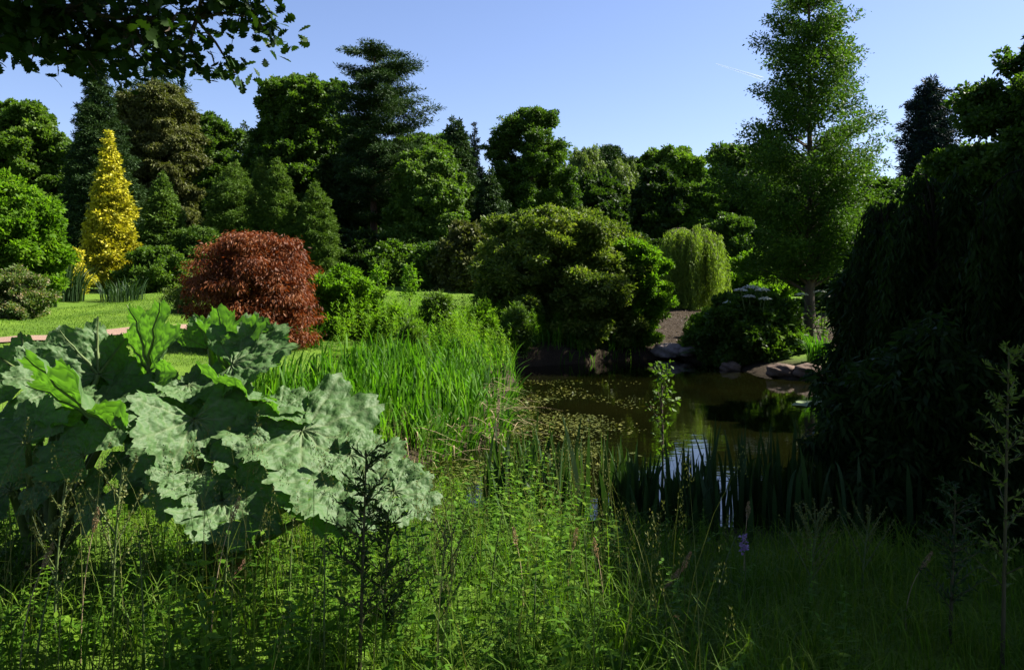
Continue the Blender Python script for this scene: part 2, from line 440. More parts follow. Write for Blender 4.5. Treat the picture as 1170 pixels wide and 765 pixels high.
def tree(name, label, cat, u, Y, rows, leaf, seed, style='broad', K=60, clump=(0.9, 0.8, 0.6), per=300, L=0.16, W=0.1, trunk=0.18,
         limbs=14, group=None, up=0.38, out=0.4, droop=0.0, bark=None, rise=0.45, shell=0.8, f0=0.45, z0=None, x=None, jit=1.05, full=False, core=0, amp=None, sub=9, whorl=0):
    r = rng_of(seed)
    X = (u - UC) * Y / F if x is None else x
    zb = float(zt(X, Y))
    root = thing(name, label, cat, (X, Y, zb), group)
    pf = Prof(rows, Y, zb, seed, {'broad': 0.13, 'cone': 0.07, 'tier': 0.16}[style] if amp is None else amp)
    zlo, zhi = pf.z[0], pf.z[-1]
    Ht = zhi
    clump = np.array(clump)
    if style == 'broad' and Y > 35 and K > 60: K, clump, per = int(K * 1.6), clump * .76, int(per * .62)
    if style == 'broad':
        zs = np.linspace(zlo, zhi, 60); w = (pf.rad(zs, 0 * zs) + pf.rad(zs, 0 * zs + pi)) / 2
        w = w + 0.15 * w.max(); cdf = np.cumsum(w); cdf /= cdf[-1]
        z = np.interp(r.random(K), cdf, zs); az = r.uniform(0, 2 * pi, K)
        R = pf.rad(z, az)
        sz = r.uniform(0.65, 1.25, K)
        f = 1 - 0.62 * r.random(K) ** 1.3
        rc = np.maximum(R - clump[0] * 0.75 * sz, R * 0.15) * f
        z = np.minimum(z, zhi - clump[2] * sz * 0.8)
        cen = np.stack([rc * np.cos(az), rc * np.sin(az), z], -1)
        rad3 = clump[None] * sz[:, None] * np.clip(R / (clump[0] * 1.1), 0.45, 1)[:, None]
        big = cen
        if sub:                 # every bough carries smaller tufts on its outside
            kk = np.repeat(np.arange(K), sub)
            dv = rdir(r, len(kk)); dv[:, 2] = np.abs(dv[:, 2]) * 0.9 + dv[:, 2] * 0.1
            dv = unit(dv + 0.5 * unit(cen[kk] * np.array([1, 1, 0.0])))
            sc = (.22 + .34 * r.random(len(kk)) ** 1.4)[:, None]
            cen = np.concatenate([cen, cen[kk] + dv * rad3[kk] * r.uniform(.5, 1.62, (len(kk), 1))])
            rad3 = np.concatenate([rad3 * .9, rad3[kk] * sc]); az = np.concatenate([az, az[kk]])
    else:                       # whorled branches along the trunk
        zs = np.linspace(zlo, zhi, 80); w = (pf.rad(zs, 0 * zs) + pf.rad(zs, 0 * zs + pi)) / 2
        w = w + 0.10 * w.max(); cdf = np.cumsum(w); cdf /= cdf[-1]
        z = np.interp((np.arange(K) + 0.5) / K, cdf, zs); az = np.arange(K) * 2.39996 + r.normal(0, 0.25, K)
        if whorl:
            lev = np.floor(np.arange(K) / (K / whorl)); z = np.interp((lev + .5) / whorl, cdf, zs) + r.normal(0, .02 * (zhi - zlo) / whorl * 3, K)
        R = pf.rad(z, az) * r.uniform(0.78, 1.12, K)
        cs, rs, azs = [], [], []
        if style == 'cone':
            a = np.maximum(0.42 * R, 0.10); rc = np.maximum(R - a, 0)
            cs = np.stack([rc * np.cos(az), rc * np.sin(az), z - 0.06 * R], -1)
            rs = np.stack([a * 1.05, np.maximum(0.42 * R, 0.09), np.maximum(clump[2] * np.clip(R / R.max(), 0.35, 1), 0.10)], -1)
            tipc = cs + np.stack([np.cos(az), np.sin(az), 0 * az + .25], -1) * (a * .95)[:, None]
            sdc = [cs + np.stack([-np.sin(az) * q, np.cos(az) * q, 0 * az - .15], -1) * (a * .8)[:, None] + np.stack([np.cos(az), np.sin(az), 0 * az], -1) * (a * .3)[:, None] for q in (1, -1)]
            cen, rad3 = np.concatenate([cs, tipc, *sdc]), np.concatenate([rs, rs * .42, rs * .5, rs * .5]); az = np.tile(az, 4)
        else:                   # 'tier': several flat sprays out along each branch
            nseg = 4
            for k in range(nseg):
                fr = f0 + (1 - f0) * (k + 0.5) / nseg
                rr = R * fr
                cs.append(np.stack([rr * np.cos(az) + r.normal(0, .1, K), rr * np.sin(az) + r.normal(0, .1, K), z + rise * (rr - R) * 0.9 + 0.12 * R * fr ** 3], -1))
                s = np.clip(R / (2.2 * clump[0]), 0.35, 1.1) * r.uniform(0.75, 1.2, K)
                rs.append(clump[None] * s[:, None] * (1.1 - 0.35 * k / nseg)); azs.append(az)
            cen, rad3, az = np.concatenate(cs), np.concatenate(rs), np.concatenate(azs)
    crown = MB()
    clump_leaves(crown, r, cen, rad3, az, per, L, W, up, out, droop, shell, jit, full)
    if core:                    # inner twigs and leaves close to the trunk
        n = core; zc = r.uniform(zlo, zlo + 0.93 * (zhi - zlo), n); ac = r.uniform(0, 2 * pi, n)
        rr = pf.rad(zc, ac) * np.sqrt(r.random(n)) * 0.75
        leaf_quads(crown, np.stack([rr * np.cos(ac), rr * np.sin(ac), zc], -1), rdir(r, n), rdir(r, n), L * 1.3, W * 1.5)
    crown.build("crown", leaf, root)
    tr = MB()
    if style == 'broad': tg = big[r.permutation(K)[:limbs]]
    elif style == 'tier': tg = cen[2 * K:3 * K][:limbs] if limbs < K else cen[2 * K:3 * K]
    else: tg = cen[r.permutation(len(cen))[:limbs]]
    wood(tr, r, Ht, trunk, targets=tg, rise=rise, top=0.93 if style == 'broad' else 0.985)
    tr.build("trunk", bark or BARK, root, shade=True)
    return root

CON = dict(style='cone', bark=BARK_RED, up=0.35, out=0.4, jit=0.9, limbs=10, rise=0.1, amp=0.10)
# --- far left and conifer group
tree("broadleaf_tree", "round leafy green tree at the far left edge, behind the tall dark conifer", "tree", 25, 50,
     [(122, 22, 22), (140, 48, 40), (180, 62, 58), (220, 70, 62), (260, 66, 62), (300, 50, 50)], L_MID, 1, K=127, clump=(0.78, 0.74, 0.55), per=378, L=0.18, W=0.12, core=2500)
tree("tall_conifer", "tallest dark green conical conifer, rising behind the yellow conifer", "tree", 112, 41,
     [(50, 2, 2), (75, 9, 8), (100, 16, 14), (130, 22, 20), (170, 28, 33), (210, 34, 42), (260, 40, 48), (325, 44, 50)], L_CONDARK, 2, K=230, clump=(1, 1, 0.42), per=380, L=0.15, W=0.045, trunk=0.28, core=6000, **CON)
tree("golden_conifer", "bright yellow conifer with a narrow pointed top", "tree", 124, 34,
     [(149, 2, 2), (165, 6, 7), (185, 9, 13), (215, 14, 21), (250, 19, 27), (290, 25, 31), (322, 26, 32)], L_GOLD, 3, K=120, clump=(1, 1, 0.26), per=170, L=0.13, W=0.06, trunk=0.13, core=2500, **CON)
tree("feathery_conifer", "broad brownish green feathery conifer right of the tallest conifer", "tree", 180, 47,
     [(98, 14, 10), (110, 34, 26), (140, 44, 40), (180, 48, 48), (230, 44, 54), (270, 46, 52), (320, 44, 46)], L_LARCH, 4, K=225, clump=(0.78, 0.62, 0.39), per=297, L=0.18, W=0.06, trunk=0.25, up=0.3, droop=0.5, core=4000)
tree("pine_tree", "open topped distant pine showing above the brownish feathery conifer", "tree", 172, 62,
     [(74, 6, 14), (88, 22, 34), (110, 30, 38), (140, 34, 36), (200, 30, 30)], L_CONDARK, 5, style='tier', K=34, clump=(1.0, 0.9, 0.35), per=110, L=0.3, W=0.06, trunk=0.22, limbs=34, rise=0.2, bark=BARK_RED)
tree("small_fir", "small dark fir in front of the brownish feathery conifer", "tree", 186, 38,
     [(196, 2, 2), (220, 14, 13), (260, 24, 22), (300, 26, 28), (330, 26, 30)], L_CONIFER, 6, K=110, clump=(1, 1, 0.3), per=160, L=0.15, W=0.06, trunk=0.12, core=1800, **CON)
tree("tall_broadleaf", "dark round topped tree in the gap left of the columnar conifers", "tree", 238, 58,
     [(136, 10, 12), (150, 26, 26), (185, 34, 32), (230, 36, 36), (300, 36, 36)], L_OAK, 27, K=110, clump=(.8, .75, .55), per=260, L=0.19, W=0.11, core=3000)
tree("distant_larch", "pointed dark tree between the round topped tree and the lumpy oak", "tree", 278, 60,
     [(138, 3, 3), (160, 16, 16), (200, 26, 26), (250, 32, 32), (300, 32, 32)], L_CONDARK, 28, K=130, clump=(1, 1, .45), per=150, L=.2, W=.08, core=2500, **CON)
tree("leafy_tree", "mid green tree in the back row between the pine and the airy broadleaf tree", "tree", 478, 60,
     [(158, 12, 12), (172, 34, 32), (200, 46, 44), (250, 48, 46), (310, 46, 46)], L_OAK, 29, K=110, clump=(.85, .8, .6), per=260, L=0.2, W=0.12, core=3000)
# --- three columns behind the red maple
for k, (u, v0, w, vb, lab) in enumerate([(268, 184, 33, 310, "broadest of the columnar conifers, its left side in deep shade"),
                                         (297, 182, 13, 300, "slim dark conifer tip between two broader columnar conifers"),
                                         (317, 181, 21, 320, "columnar green conifer directly above the crown of the red maple"),
                                         (360, 208, 25, 325, "columnar green conifer just right of the red maple, rightmost of the column row")]):
    tree("columnar_conifer", lab, "tree", u, 42 if k == 1 else 39, [(v0, 2, 2), (v0 + 12, w * .38, w * .4), (v0 + 35, w * .72, w * .74), (v0 + 65, w * .95, w * .95), (v0 + 95, w, w), (vb, w * .95, w)],
         L_CONIFER, 20 + k, K=150, clump=(1, 1, 0.26), per=240, L=0.13, W=0.035, trunk=0.12, core=2500, group="columnar conifers behind the red maple", **CON)
# --- centre back row
tree("oak_tree", "large dark oak with a lumpy crown left of the tall pine", "tree", 345, 54,
     [(92, 8, 30), (104, 40, 46), (125, 54, 56), (160, 58, 66), (210, 66, 70), (260, 72, 70), (315, 66, 66)], L_OAK, 7, K=195, clump=(0.94, 0.86, 0.62), per=378, L=0.19, W=0.13, trunk=0.35, limbs=22, core=5000)
tree("pine_tree", "tall dark pine with layered branches and a bare lower trunk, highest tree at the centre", "tree", 428, 45,
     [(45, 6, 16), (56, 26, 40), (75, 34, 44), (95, 30, 50), (112, 42, 58), (130, 50, 64), (150, 30, 64), (175, 34, 68), (200, 40, 66), (230, 30, 44), (265, 8, 14)],
     L_CONDARK, 8, style='tier', K=66, whorl=12, clump=(0.85, 0.6, 0.15), per=300, L=0.2, W=0.045, trunk=0.27, limbs=84, rise=0.10, bark=BARK_RED, f0=0.3, up=0.9, amp=0.1)
tree("leafy_tree", "mid green tree with drooping lit sprays right of the pine trunk", "tree", 490, 43,
     [(175, 14, 14), (190, 34, 34), (220, 44, 44), (260, 48, 48), (300, 46, 50), (335, 44, 46)], L_MID, 9, K=142, clump=(0.62, 0.58, 0.43), per=297, L=0.16, W=0.08, trunk=0.2, droop=0.6, core=4500)
tree("dark_tree", "dark shaded tree filling in behind the pine trunk", "tree", 418, 50,
     [(165, 20, 20), (190, 44, 40), (230, 56, 52), (280, 60, 56), (320, 56, 56)], L_DARK, 10, K=120, clump=(0.78, 0.70, 0.55), per=342, L=0.18, W=0.11, core=5000)
tree("cedar_tree", "rounded dark cedar tip standing just right of the tall pine", "tree", 520, 64,
     [(133, 5, 4), (142, 12, 10), (160, 17, 16), (190, 20, 22), (240, 28, 28), (300, 30, 30)], L_CONDARK, 11, style='cone', K=120, clump=(1, 1, 0.5), per=150, L=0.25, W=0.1, core=2500, bark=BARK_RED)
tree("spruce_tree", "thin pale grey blue spruce spire beside the rounded cedar tip", "tree", 542, 72,
     [(138, 1, 1), (160, 5, 5), (200, 9, 9), (260, 14, 14)], L_BLUE, 12, style='cone', K=60, clump=(1, 1, 0.35), per=90, L=0.25, W=0.08, bark=BARK)
tree("ash_tree", "tall airy broadleaf tree with sky showing through, above the big round bush", "tree", 607, 58,
     [(129, 22, 26), (140, 36, 38), (160, 46, 46), (180, 54, 50), (205, 58, 50), (240, 50, 46), (280, 40, 40)], L_OAK, 13, K=80, clump=(0.86, 0.78, 0.51), per=190, L=0.18, W=0.09, trunk=0.3, limbs=40, shell=0.95, amp=.1)
tree("small_cypress", "small dark weeping cypress in front of the airy broadleaf tree", "tree", 560, 50,
     [(192, 2, 2), (210, 12, 10), (240, 20, 20), (280, 26, 26), (320, 26, 26)], L_CONDARK, 14, K=100, clump=(1, 1, 0.5), per=170, L=0.2, W=0.07, droop=0.6, core=1800, **CON)
tree("birch_tree", "pale green weeping birch behind the big round bush", "tree", 668, 110,
     [(178, 8, 12), (190, 24, 24), (210, 30, 30), (240, 34, 32), (280, 36, 32), (310, 30, 30)], L_BIRCH, 15, K=80, clump=(1.02, 1.02, 2.07), per=330, L=0.32, W=0.12, trunk=0.14, droop=1.6, up=0.2, core=1800)
tree("birch_tree", "narrower pale birch right of the weeping birch", "tree", 712, 112,
     [(198, 5, 5), (215, 14, 12), (240, 19, 17), (275, 20, 18), (310, 18, 18)], L_BIRCH, 16, K=50, clump=(0.88, 0.88, 1.82), per=280, L=0.31, W=0.12, trunk=0.11, droop=1.6, up=0.2, core=900)
tree("dark_pine", "dark flat topped pine behind the two birches", "tree", 700, 140,
     [(168, 10, 10), (180, 26, 24), (205, 34, 32), (250, 34, 34), (300, 30, 30)], L_CONDARK, 17, K=60, clump=(2.76, 2.33, 1.27), per=260, L=0.54, W=0.18, core=3000, bark=BARK_RED)
tree("lime_tree", "broad green leafy tree behind the weeping willow", "tree", 768, 140,
     [(177, 20, 14), (188, 38, 30), (210, 46, 52), (240, 48, 56), (270, 46, 56), (310, 44, 50)], L_MID, 18, K=142, clump=(2.05, 1.94, 1.45), per=360, L=0.41, W=0.28, trunk=0.25, core=4500)
# --- right
tree("dawn_redwood", "very tall feathery dawn redwood with a straight trunk at the water's edge", "tree", 925, 26,
     [(-75, 2, 2), (-40, 16, 19), (0, 30, 36), (25, 46, 39), (50, 52, 47), (80, 59, 47), (110, 55, 55), (140, 64, 68), (170, 82, 79), (200, 90, 81), (235, 86, 74), (270, 75, 66), (305, 63, 53)],
     L_REDWOOD, 19, style='tier', K=105, whorl=21, clump=(0.45, 0.41, 0.20), per=265, L=0.10, W=0.045, trunk=0.17, limbs=105, rise=0.5, bark=BARK, f0=0.42, up=0.3, jit=0.8, amp=0.2, shell=.7)
tree("dark_oak", "dark shaded broadleaf tree left of the tall redwood", "tree", 862, 80,
     [(160, 10, 12), (180, 44, 40), (205, 44, 46), (235, 46, 56), (270, 46, 60), (305, 40, 56), (335, 34, 50)], L_OAK, 24, K=70, clump=(1.67, 1.58, 1.25), per=270, L=0.31, W=0.20, trunk=0.16, limbs=26, core=2500)
tree("spiky_conifer", "dark blue green spiky conifer standing alone against the sky on the right", "tree", 1062, 58,
     [(87, 1, 1), (96, 10, 12), (120, 20, 22), (150, 26, 28), (190, 30, 30), (250, 30, 30), (300, 30, 30)], L_BLUE, 25, style='tier', K=150, clump=(0.6, 0.45, 0.24), per=130, L=0.3, W=0.07, trunk=0.2, limbs=60, rise=-0.15, bark=BARK_RED, f0=0.25, up=0.5)
tree("oak_tree", "leafy oak reaching in from the right edge above the dark weeping tree", "tree", 1215, 17,
     [(40, 40, 40), (75, 68, 80), (110, 98, 110), (150, 116, 140), (190, 132, 150), (240, 120, 150), (300, 100, 130)], L_OAK, 26, K=150, clump=(0.36, 0.34, 0.22), per=110, L=0.10, W=0.06, trunk=0.18, limbs=40, core=2500)

# woodland closing the view behind the lawn: three shapes, copied
wood_lab = "dark woodland tree in the shaded row closing the view behind the lawn"
protos = []
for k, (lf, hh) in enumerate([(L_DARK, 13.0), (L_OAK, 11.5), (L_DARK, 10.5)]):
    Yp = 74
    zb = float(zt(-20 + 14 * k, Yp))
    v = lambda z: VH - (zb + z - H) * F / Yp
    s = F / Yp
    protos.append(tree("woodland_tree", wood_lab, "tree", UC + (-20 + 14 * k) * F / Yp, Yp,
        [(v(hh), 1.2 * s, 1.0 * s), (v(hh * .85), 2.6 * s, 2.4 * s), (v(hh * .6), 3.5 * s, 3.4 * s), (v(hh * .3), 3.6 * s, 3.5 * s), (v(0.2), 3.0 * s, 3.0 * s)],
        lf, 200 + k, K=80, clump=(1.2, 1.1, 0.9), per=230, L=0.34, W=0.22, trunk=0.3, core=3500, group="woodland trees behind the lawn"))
r = rng_of(77)
for k in range(20):
    X = -52 + 5.4 * k + r.uniform(-1, 1)
    if min(abs(X - xx) for xx in (-20, -6, 8)) < 2.6: continue
    Yq = 76 + r.uniform(-4, 8)
    dup(protos[k % 3], (X, Yq, float(zt(X, Yq))), r.uniform(0, 6.28), r.uniform(0.85, 1.1))

# ------------------------------------------------------------------ shrubs
def shrub(name, label, u, Y, rows, leaf, seed, cat="shrub", **kw):
    d = dict(K=50, clump=(0.45, 0.42, 0.32), per=260, L=0.11, W=0.06, trunk=0.05, limbs=12, core=1500, rise=0.9, amp=0.12)
    d.update(kw)
    return tree(name, label, cat, u, Y, rows, leaf, seed, **d)
shrub("leafy_shrub", "light green leafy shrub at the left edge in front of the far left tree", 2, 24,
      [(212, 14, 18), (228, 40, 44), (260, 60, 58), (300, 62, 60), (345, 55, 50)], L_BRIGHT, 31, K=75, per=330, L=0.12, W=0.06)
shrub("flowering_shrub", "pink tinged flowering shrub at the left edge beside the lawn", 8, 22,
      [(312, 18, 18), (325, 36, 36), (350, 44, 44), (378, 40, 40)], L_PINK, 32, K=40, per=200, L=0.06, W=0.04, clump=(.3, .3, .22), core=400)
shrub("yellow_shrub", "small yellow green shrub at the foot of the yellow conifer", 78, 31,
      [(286, 8, 8), (296, 16, 16), (312, 20, 20), (335, 18, 18)], L_GOLD, 33, K=26, per=150, L=0.1, W=0.05, clump=(.3, .3, .22), core=300)
shrub("round_shrub", "mid green shrub between the yellow conifer and the red maple", 180, 33,
      [(288, 10, 10), (300, 26, 26), (320, 40, 36), (345, 40, 36)], L_MID, 34, K=45, per=260)
shrub("round_shrub", "dark rounded shrub touching the left side of the red maple", 222, 34,
      [(268, 14, 10), (285, 24, 20), (310, 28, 22), (345, 28, 22)], L_CONIFER, 35, K=40, per=260)
shrub("low_shrub", "low grey green shrub on the lawn just behind the upright gunnera leaf", 235, 25,
      [(318, 10, 10), (332, 26, 24), (352, 30, 26), (368, 26, 24)], L_BIRCH, 36, K=28, per=180, L=0.07, W=0.03)
shrub("leafy_shrub", "fresh green shrub just right of the red maple", 392, 21.5,
      [(305, 8, 6), (318, 22, 18), (335, 30, 32), (355, 34, 42), (378, 32, 46), (398, 28, 40)], L_BRIGHT, 37, K=60, per=300, L=0.1, W=0.045, clump=(.38, .36, .28))
for k, (u, Y, v0, w, lf, lab) in enumerate([
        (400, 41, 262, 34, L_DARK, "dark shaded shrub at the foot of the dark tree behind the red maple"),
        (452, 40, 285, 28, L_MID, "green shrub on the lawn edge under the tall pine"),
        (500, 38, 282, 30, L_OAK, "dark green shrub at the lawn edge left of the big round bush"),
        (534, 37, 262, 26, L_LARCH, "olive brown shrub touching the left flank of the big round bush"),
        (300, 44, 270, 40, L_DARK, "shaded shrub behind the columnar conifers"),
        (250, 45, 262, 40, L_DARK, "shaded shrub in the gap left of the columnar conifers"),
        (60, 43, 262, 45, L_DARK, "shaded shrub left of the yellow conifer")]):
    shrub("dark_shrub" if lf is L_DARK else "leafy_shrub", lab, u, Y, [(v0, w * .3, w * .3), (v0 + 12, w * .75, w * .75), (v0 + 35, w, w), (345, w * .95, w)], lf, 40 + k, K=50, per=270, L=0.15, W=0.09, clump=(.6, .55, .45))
for k, (u, Y, v0, w, lf, lab) in enumerate([
        (870, 46, 292, 46, L_BRIGHT, "sunlit yellow green shrub far behind the redwood trunk"),
        (960, 40, 270, 60, L_OAK, "dark shrub behind and right of the redwood trunk"),
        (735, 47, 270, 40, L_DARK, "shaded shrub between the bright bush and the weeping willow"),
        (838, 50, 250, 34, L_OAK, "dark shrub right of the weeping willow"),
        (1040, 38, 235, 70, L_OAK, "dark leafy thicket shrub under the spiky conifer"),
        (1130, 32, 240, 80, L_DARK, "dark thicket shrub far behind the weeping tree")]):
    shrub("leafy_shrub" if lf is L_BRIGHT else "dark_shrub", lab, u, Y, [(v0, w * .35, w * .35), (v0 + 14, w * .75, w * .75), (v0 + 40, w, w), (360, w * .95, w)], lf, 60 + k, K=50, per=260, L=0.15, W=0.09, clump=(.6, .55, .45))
shrub("waterside_bush", "big round olive green bush overhanging the far side of the pond", 642, 28.6,
      [(243, 26, 20), (250, 62, 48), (262, 84, 74), (285, 96, 90), (315, 102, 98), (350, 104, 98), (380, 98, 92), (396, 84, 84)], L_RHODO, 50,
      K=420, per=150, sub=6, amp=.03, L=0.12, W=0.055, clump=(.40, .38, .27), limbs=40, trunk=0.10, core=7000, cat="bush")
shrub("leafy_shrub", "bright fresh green shrub joined to the right side of the big round bush", 722, 27.8,
      [(278, 10, 8), (290, 24, 22), (310, 30, 40), (340, 28, 42), (375, 24, 34), (394, 22, 28)], L_BRIGHT, 51, K=110, per=200, amp=.1, sub=6, L=0.11, W=0.05, clump=(.32, .30, .22))
shrub("dark_shrub", "low dark leafy shrub at the water's edge left of the redwood trunk", 862, 25,
      [(343, 20, 24), (352, 44, 42), (370, 62, 48), (395, 68, 52), (415, 60, 48)], L_OAK, 52, K=90, per=260, L=0.13, W=0.08, clump=(.4, .38, .28), core=3000)
shrub("low_shrub", "low bright green shrub at the foot of the mulch slope below the willow", 812, 27,
      [(358, 8, 8), (368, 20, 20), (382, 26, 24), (400, 26, 24)], L_BRIGHT, 53, K=30, per=180, L=0.1, W=0.05, clump=(.3, .3, .2))

# red japanese maple
tree("japanese_maple", "domed dark red maple with fine weeping foliage on the lawn", "tree", 290, 18.3,
     [(266, 14, 36), (273, 40, 52), (285, 60, 62), (305, 74, 69), (330, 80, 74), (358, 80, 78), (385, 68, 79), (408, 50, 74)], L_MAPLE, 55,
     K=420, clump=(0.30, 0.27, 0.13), per=190, L=0.085, W=0.026, trunk=0.07, limbs=40, droop=0.9, up=0.6, out=0.5, core=8000, amp=.05, sub=0, bark=BARK_RED)

def weeping(name, label, u, Y, rows, leaf, seed, n, step, L, W, trunk, group=None, spread=0.12, lmin=0.4, ragged=.06, cat="tree", bark=None, x=None):
    r = rng_of(seed)
    X = (u - UC) * Y / F if x is None else x
    zb = float(zt(X, Y))
    root = thing(name, label, cat, (X, Y, zb), group)
    pf = Prof(rows, Y, zb)
    kmax = int(np.argmax(pf.l + pf.r))
    zmax, Rl, Rr = pf.z[kmax], pf.l[kmax], pf.r[kmax]
    mb, tr = MB(), MB()
    nb = max(24, n // 22)
    baz, bf = r.uniform(0, 2 * pi, nb), r.uniform(.4, 1.0 + ragged, nb)
    bh = r.uniform(.9 - ragged, 1.05, nb)
    kb = r.integers(0, nb, n); sb = r.uniform(.25, 1.0, n) ** .8
    az = baz[kb] + r.normal(0, .10, n) / (.4 + sb); f = np.clip(bf[kb] * sb + r.normal(0, .02, n), .03, 1.2)
    Rm = np.maximum((Rl + Rr) / 2 + (Rr - Rl) / 2 * np.cos(az), .05)
    fz = (pf.l + pf.r)[kmax:] / (Rl + Rr)
    dome = lambda q: np.interp(np.minimum(q, 1), fz[::-1], pf.z[kmax:][::-1])
    zt0 = dome(f) * bh[kb] - .10 * pf.z[-1] * (1 - sb) + r.normal(0, .02, n)
    rho = Rm * f
    zend = pf.z[0] + (zt0 - pf.z[0]) * (r.random(n) ** 1.1 * (1 - lmin)) * np.where(f > .8, 1, .8)
    P, T, N = [], [], []
    for k in range(n):
        m = max(4, int((zt0[k] - zend[k]) / step))
        s = np.linspace(0, 1, m)
        rad = rho[k] + spread * np.sqrt(s) * (0.4 + f[k]) + 0.02 * np.sin(6 * s + k)
        a = az[k] + 0.06 * np.sin(3 * s + k * 1.7)
        P.append(np.stack([rad * np.cos(a), rad * np.sin(a), zt0[k] - (zt0[k] - zend[k]) * s ** 1.1], -1))
    P = np.concatenate(P); M = len(P)
    P = P + r.normal(0, 0.012 + 0.1 * L, P.shape)
    tip = unit(-1.2 * Z3 + 0.75 * rdir(r, M)); nrm = rdir(r, M) + 0.3 * unit(P * np.array([1, 1, 0.0]))
    leaf_quads(mb, P, nrm, tip, L * r.uniform(.7, 1.25, M), W * r.uniform(.7, 1.2, M))
    mb.build("crown", leaf, root)
    wood(tr, r, pf.z[-1], trunk, rise=0.5, top=0.85)
    for k in range(nb):
        RR = max((Rl + Rr) / 2 + (Rr - Rl) / 2 * cos(baz[k]), .05)
        q = np.linspace(0.02, 1, 8); fr = bf[k] * q
        zz = dome(fr) * bh[k] - .10 * pf.z[-1] * (1 - q) - .35 * pf.z[-1] * np.maximum(0, .3 - q)
        tube(tr, np.stack([RR * fr * cos(baz[k]), RR * fr * sin(baz[k]), zz], -1), trunk * np.linspace(.16, .02, 8), 5)
    tr.build("trunk", bark or BARK, root, shade=True)
    return root
weeping("weeping_willow", "small light green weeping willow standing beyond the pond", 790, 42,
        [(257, 6, 6), (262, 24, 20), (272, 36, 32), (290, 40, 38), (310, 41, 43), (330, 41, 43), (356, 40, 42)], L_WILLOW, 56, 2200, 0.06, 0.15, 0.035, 0.16)
# dark trees whose shade covers the right foreground
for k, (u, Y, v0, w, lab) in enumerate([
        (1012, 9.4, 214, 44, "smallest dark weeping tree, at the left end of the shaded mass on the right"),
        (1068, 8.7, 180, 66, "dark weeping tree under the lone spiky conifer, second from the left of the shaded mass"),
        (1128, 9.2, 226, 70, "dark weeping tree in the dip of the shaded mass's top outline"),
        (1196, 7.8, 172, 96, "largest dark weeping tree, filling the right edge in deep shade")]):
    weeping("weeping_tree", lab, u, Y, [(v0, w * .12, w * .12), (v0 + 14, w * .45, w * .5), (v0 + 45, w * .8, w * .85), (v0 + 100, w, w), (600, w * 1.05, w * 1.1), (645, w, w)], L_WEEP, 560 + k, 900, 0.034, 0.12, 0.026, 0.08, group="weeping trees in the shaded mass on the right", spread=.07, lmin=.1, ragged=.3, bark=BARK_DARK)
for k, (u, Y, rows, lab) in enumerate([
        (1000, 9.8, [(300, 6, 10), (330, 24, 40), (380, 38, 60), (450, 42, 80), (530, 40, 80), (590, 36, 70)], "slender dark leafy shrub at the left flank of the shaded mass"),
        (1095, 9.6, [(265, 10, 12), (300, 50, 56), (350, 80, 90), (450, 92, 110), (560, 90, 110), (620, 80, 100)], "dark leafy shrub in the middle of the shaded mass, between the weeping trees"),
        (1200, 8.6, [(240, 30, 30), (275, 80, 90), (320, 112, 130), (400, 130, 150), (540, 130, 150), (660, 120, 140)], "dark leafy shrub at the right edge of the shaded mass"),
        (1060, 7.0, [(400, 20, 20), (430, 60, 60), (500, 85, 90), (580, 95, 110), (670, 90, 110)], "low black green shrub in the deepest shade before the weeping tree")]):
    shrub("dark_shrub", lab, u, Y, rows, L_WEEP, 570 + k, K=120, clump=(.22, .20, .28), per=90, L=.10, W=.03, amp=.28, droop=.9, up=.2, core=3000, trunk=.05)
weeping("weeping_tree", "unseen dark weeping tree added beyond the right edge to shade the foreground", 1700, 5.6,
        [(-200, 150, 150), (-120, 260, 260), (100, 340, 340), (400, 370, 380), (560, 370, 380), (640, 360, 370)], L_WEEP, 58, 3000, 0.05, 0.16, 0.05, 0.14, spread=0.05, lmin=0.5)  # unseen tree, added and raised to throw shade over the right foreground

tree("dark_oak", "unseen dark oak added beyond the right edge to shade the near meadow", "tree", 0, 7.6,
     [(-480, 60, 60), (-420, 300, 300), (-290, 450, 460), (0, 460, 480), (200, 400, 460), (330, 320, 330)], L_OAK, 59, K=190, amp=.05, clump=(.8, .75, .5), per=190, L=.2, W=.13, trunk=.25, x=10.7, core=3500)  # unseen oak, put in and sized so its shadow darkens the meadow
tree("shade_oak", "unseen tall oak added beyond the right edge to shade the iris bank", "tree", 0, 10.6,
     [(-430, 60, 60), (-330, 230, 230), (-150, 320, 330), (60, 330, 380), (170, 260, 330)], L_OAK, 62, K=130, clump=(.8, .75, .5), per=170, L=.2, W=.13, trunk=.3, x=13.6, core=5000, amp=.08)  # unseen oak, added so that its shade falls on the irises

# ------------------------------------------------------------------ oak bough overhead, its trunk outside the frame on the left
def leaf_oak(mb, pos, nrm, tip, L, W):
    n, t, s = frame(nrm, tip)
    N = len(pos); L, W = np.broadcast_to(L, N)[:, None], np.broadcast_to(W, N)[:, None]
    pr = [(0, .03), (.14, .10), (.24, .30), (.32, .17), (.44, .44), (.53, .25), (.68, .52), (.78, .30), (.90, .34), (1., .05)]
    rows = []
    for f, w in pr:
        c = pos + f * L * t - 0.10 * f * f * L * n
        rows += [c + w * W * s + .1 * w * W * n, c - w * W * s + .1 * w * W * n]
    fq = np.array([[2 * k, 2 * k + 1, 2 * k + 3, 2 * k + 2] for k in range(len(pr) - 1)])
    mb.add(np.stack(rows, 1), (np.arange(N) * 2 * len(pr))[:, None, None] + fq[None])
r = rng_of(90)
ox, oy = -6.2, 4.6
oz = float(zt(ox, oy))
oak = thing("oak_tree", "overhanging oak whose dark leafy bough fills the upper left corner", "tree", (ox, oy, oz))
o0 = np.array([ox, oy, oz])
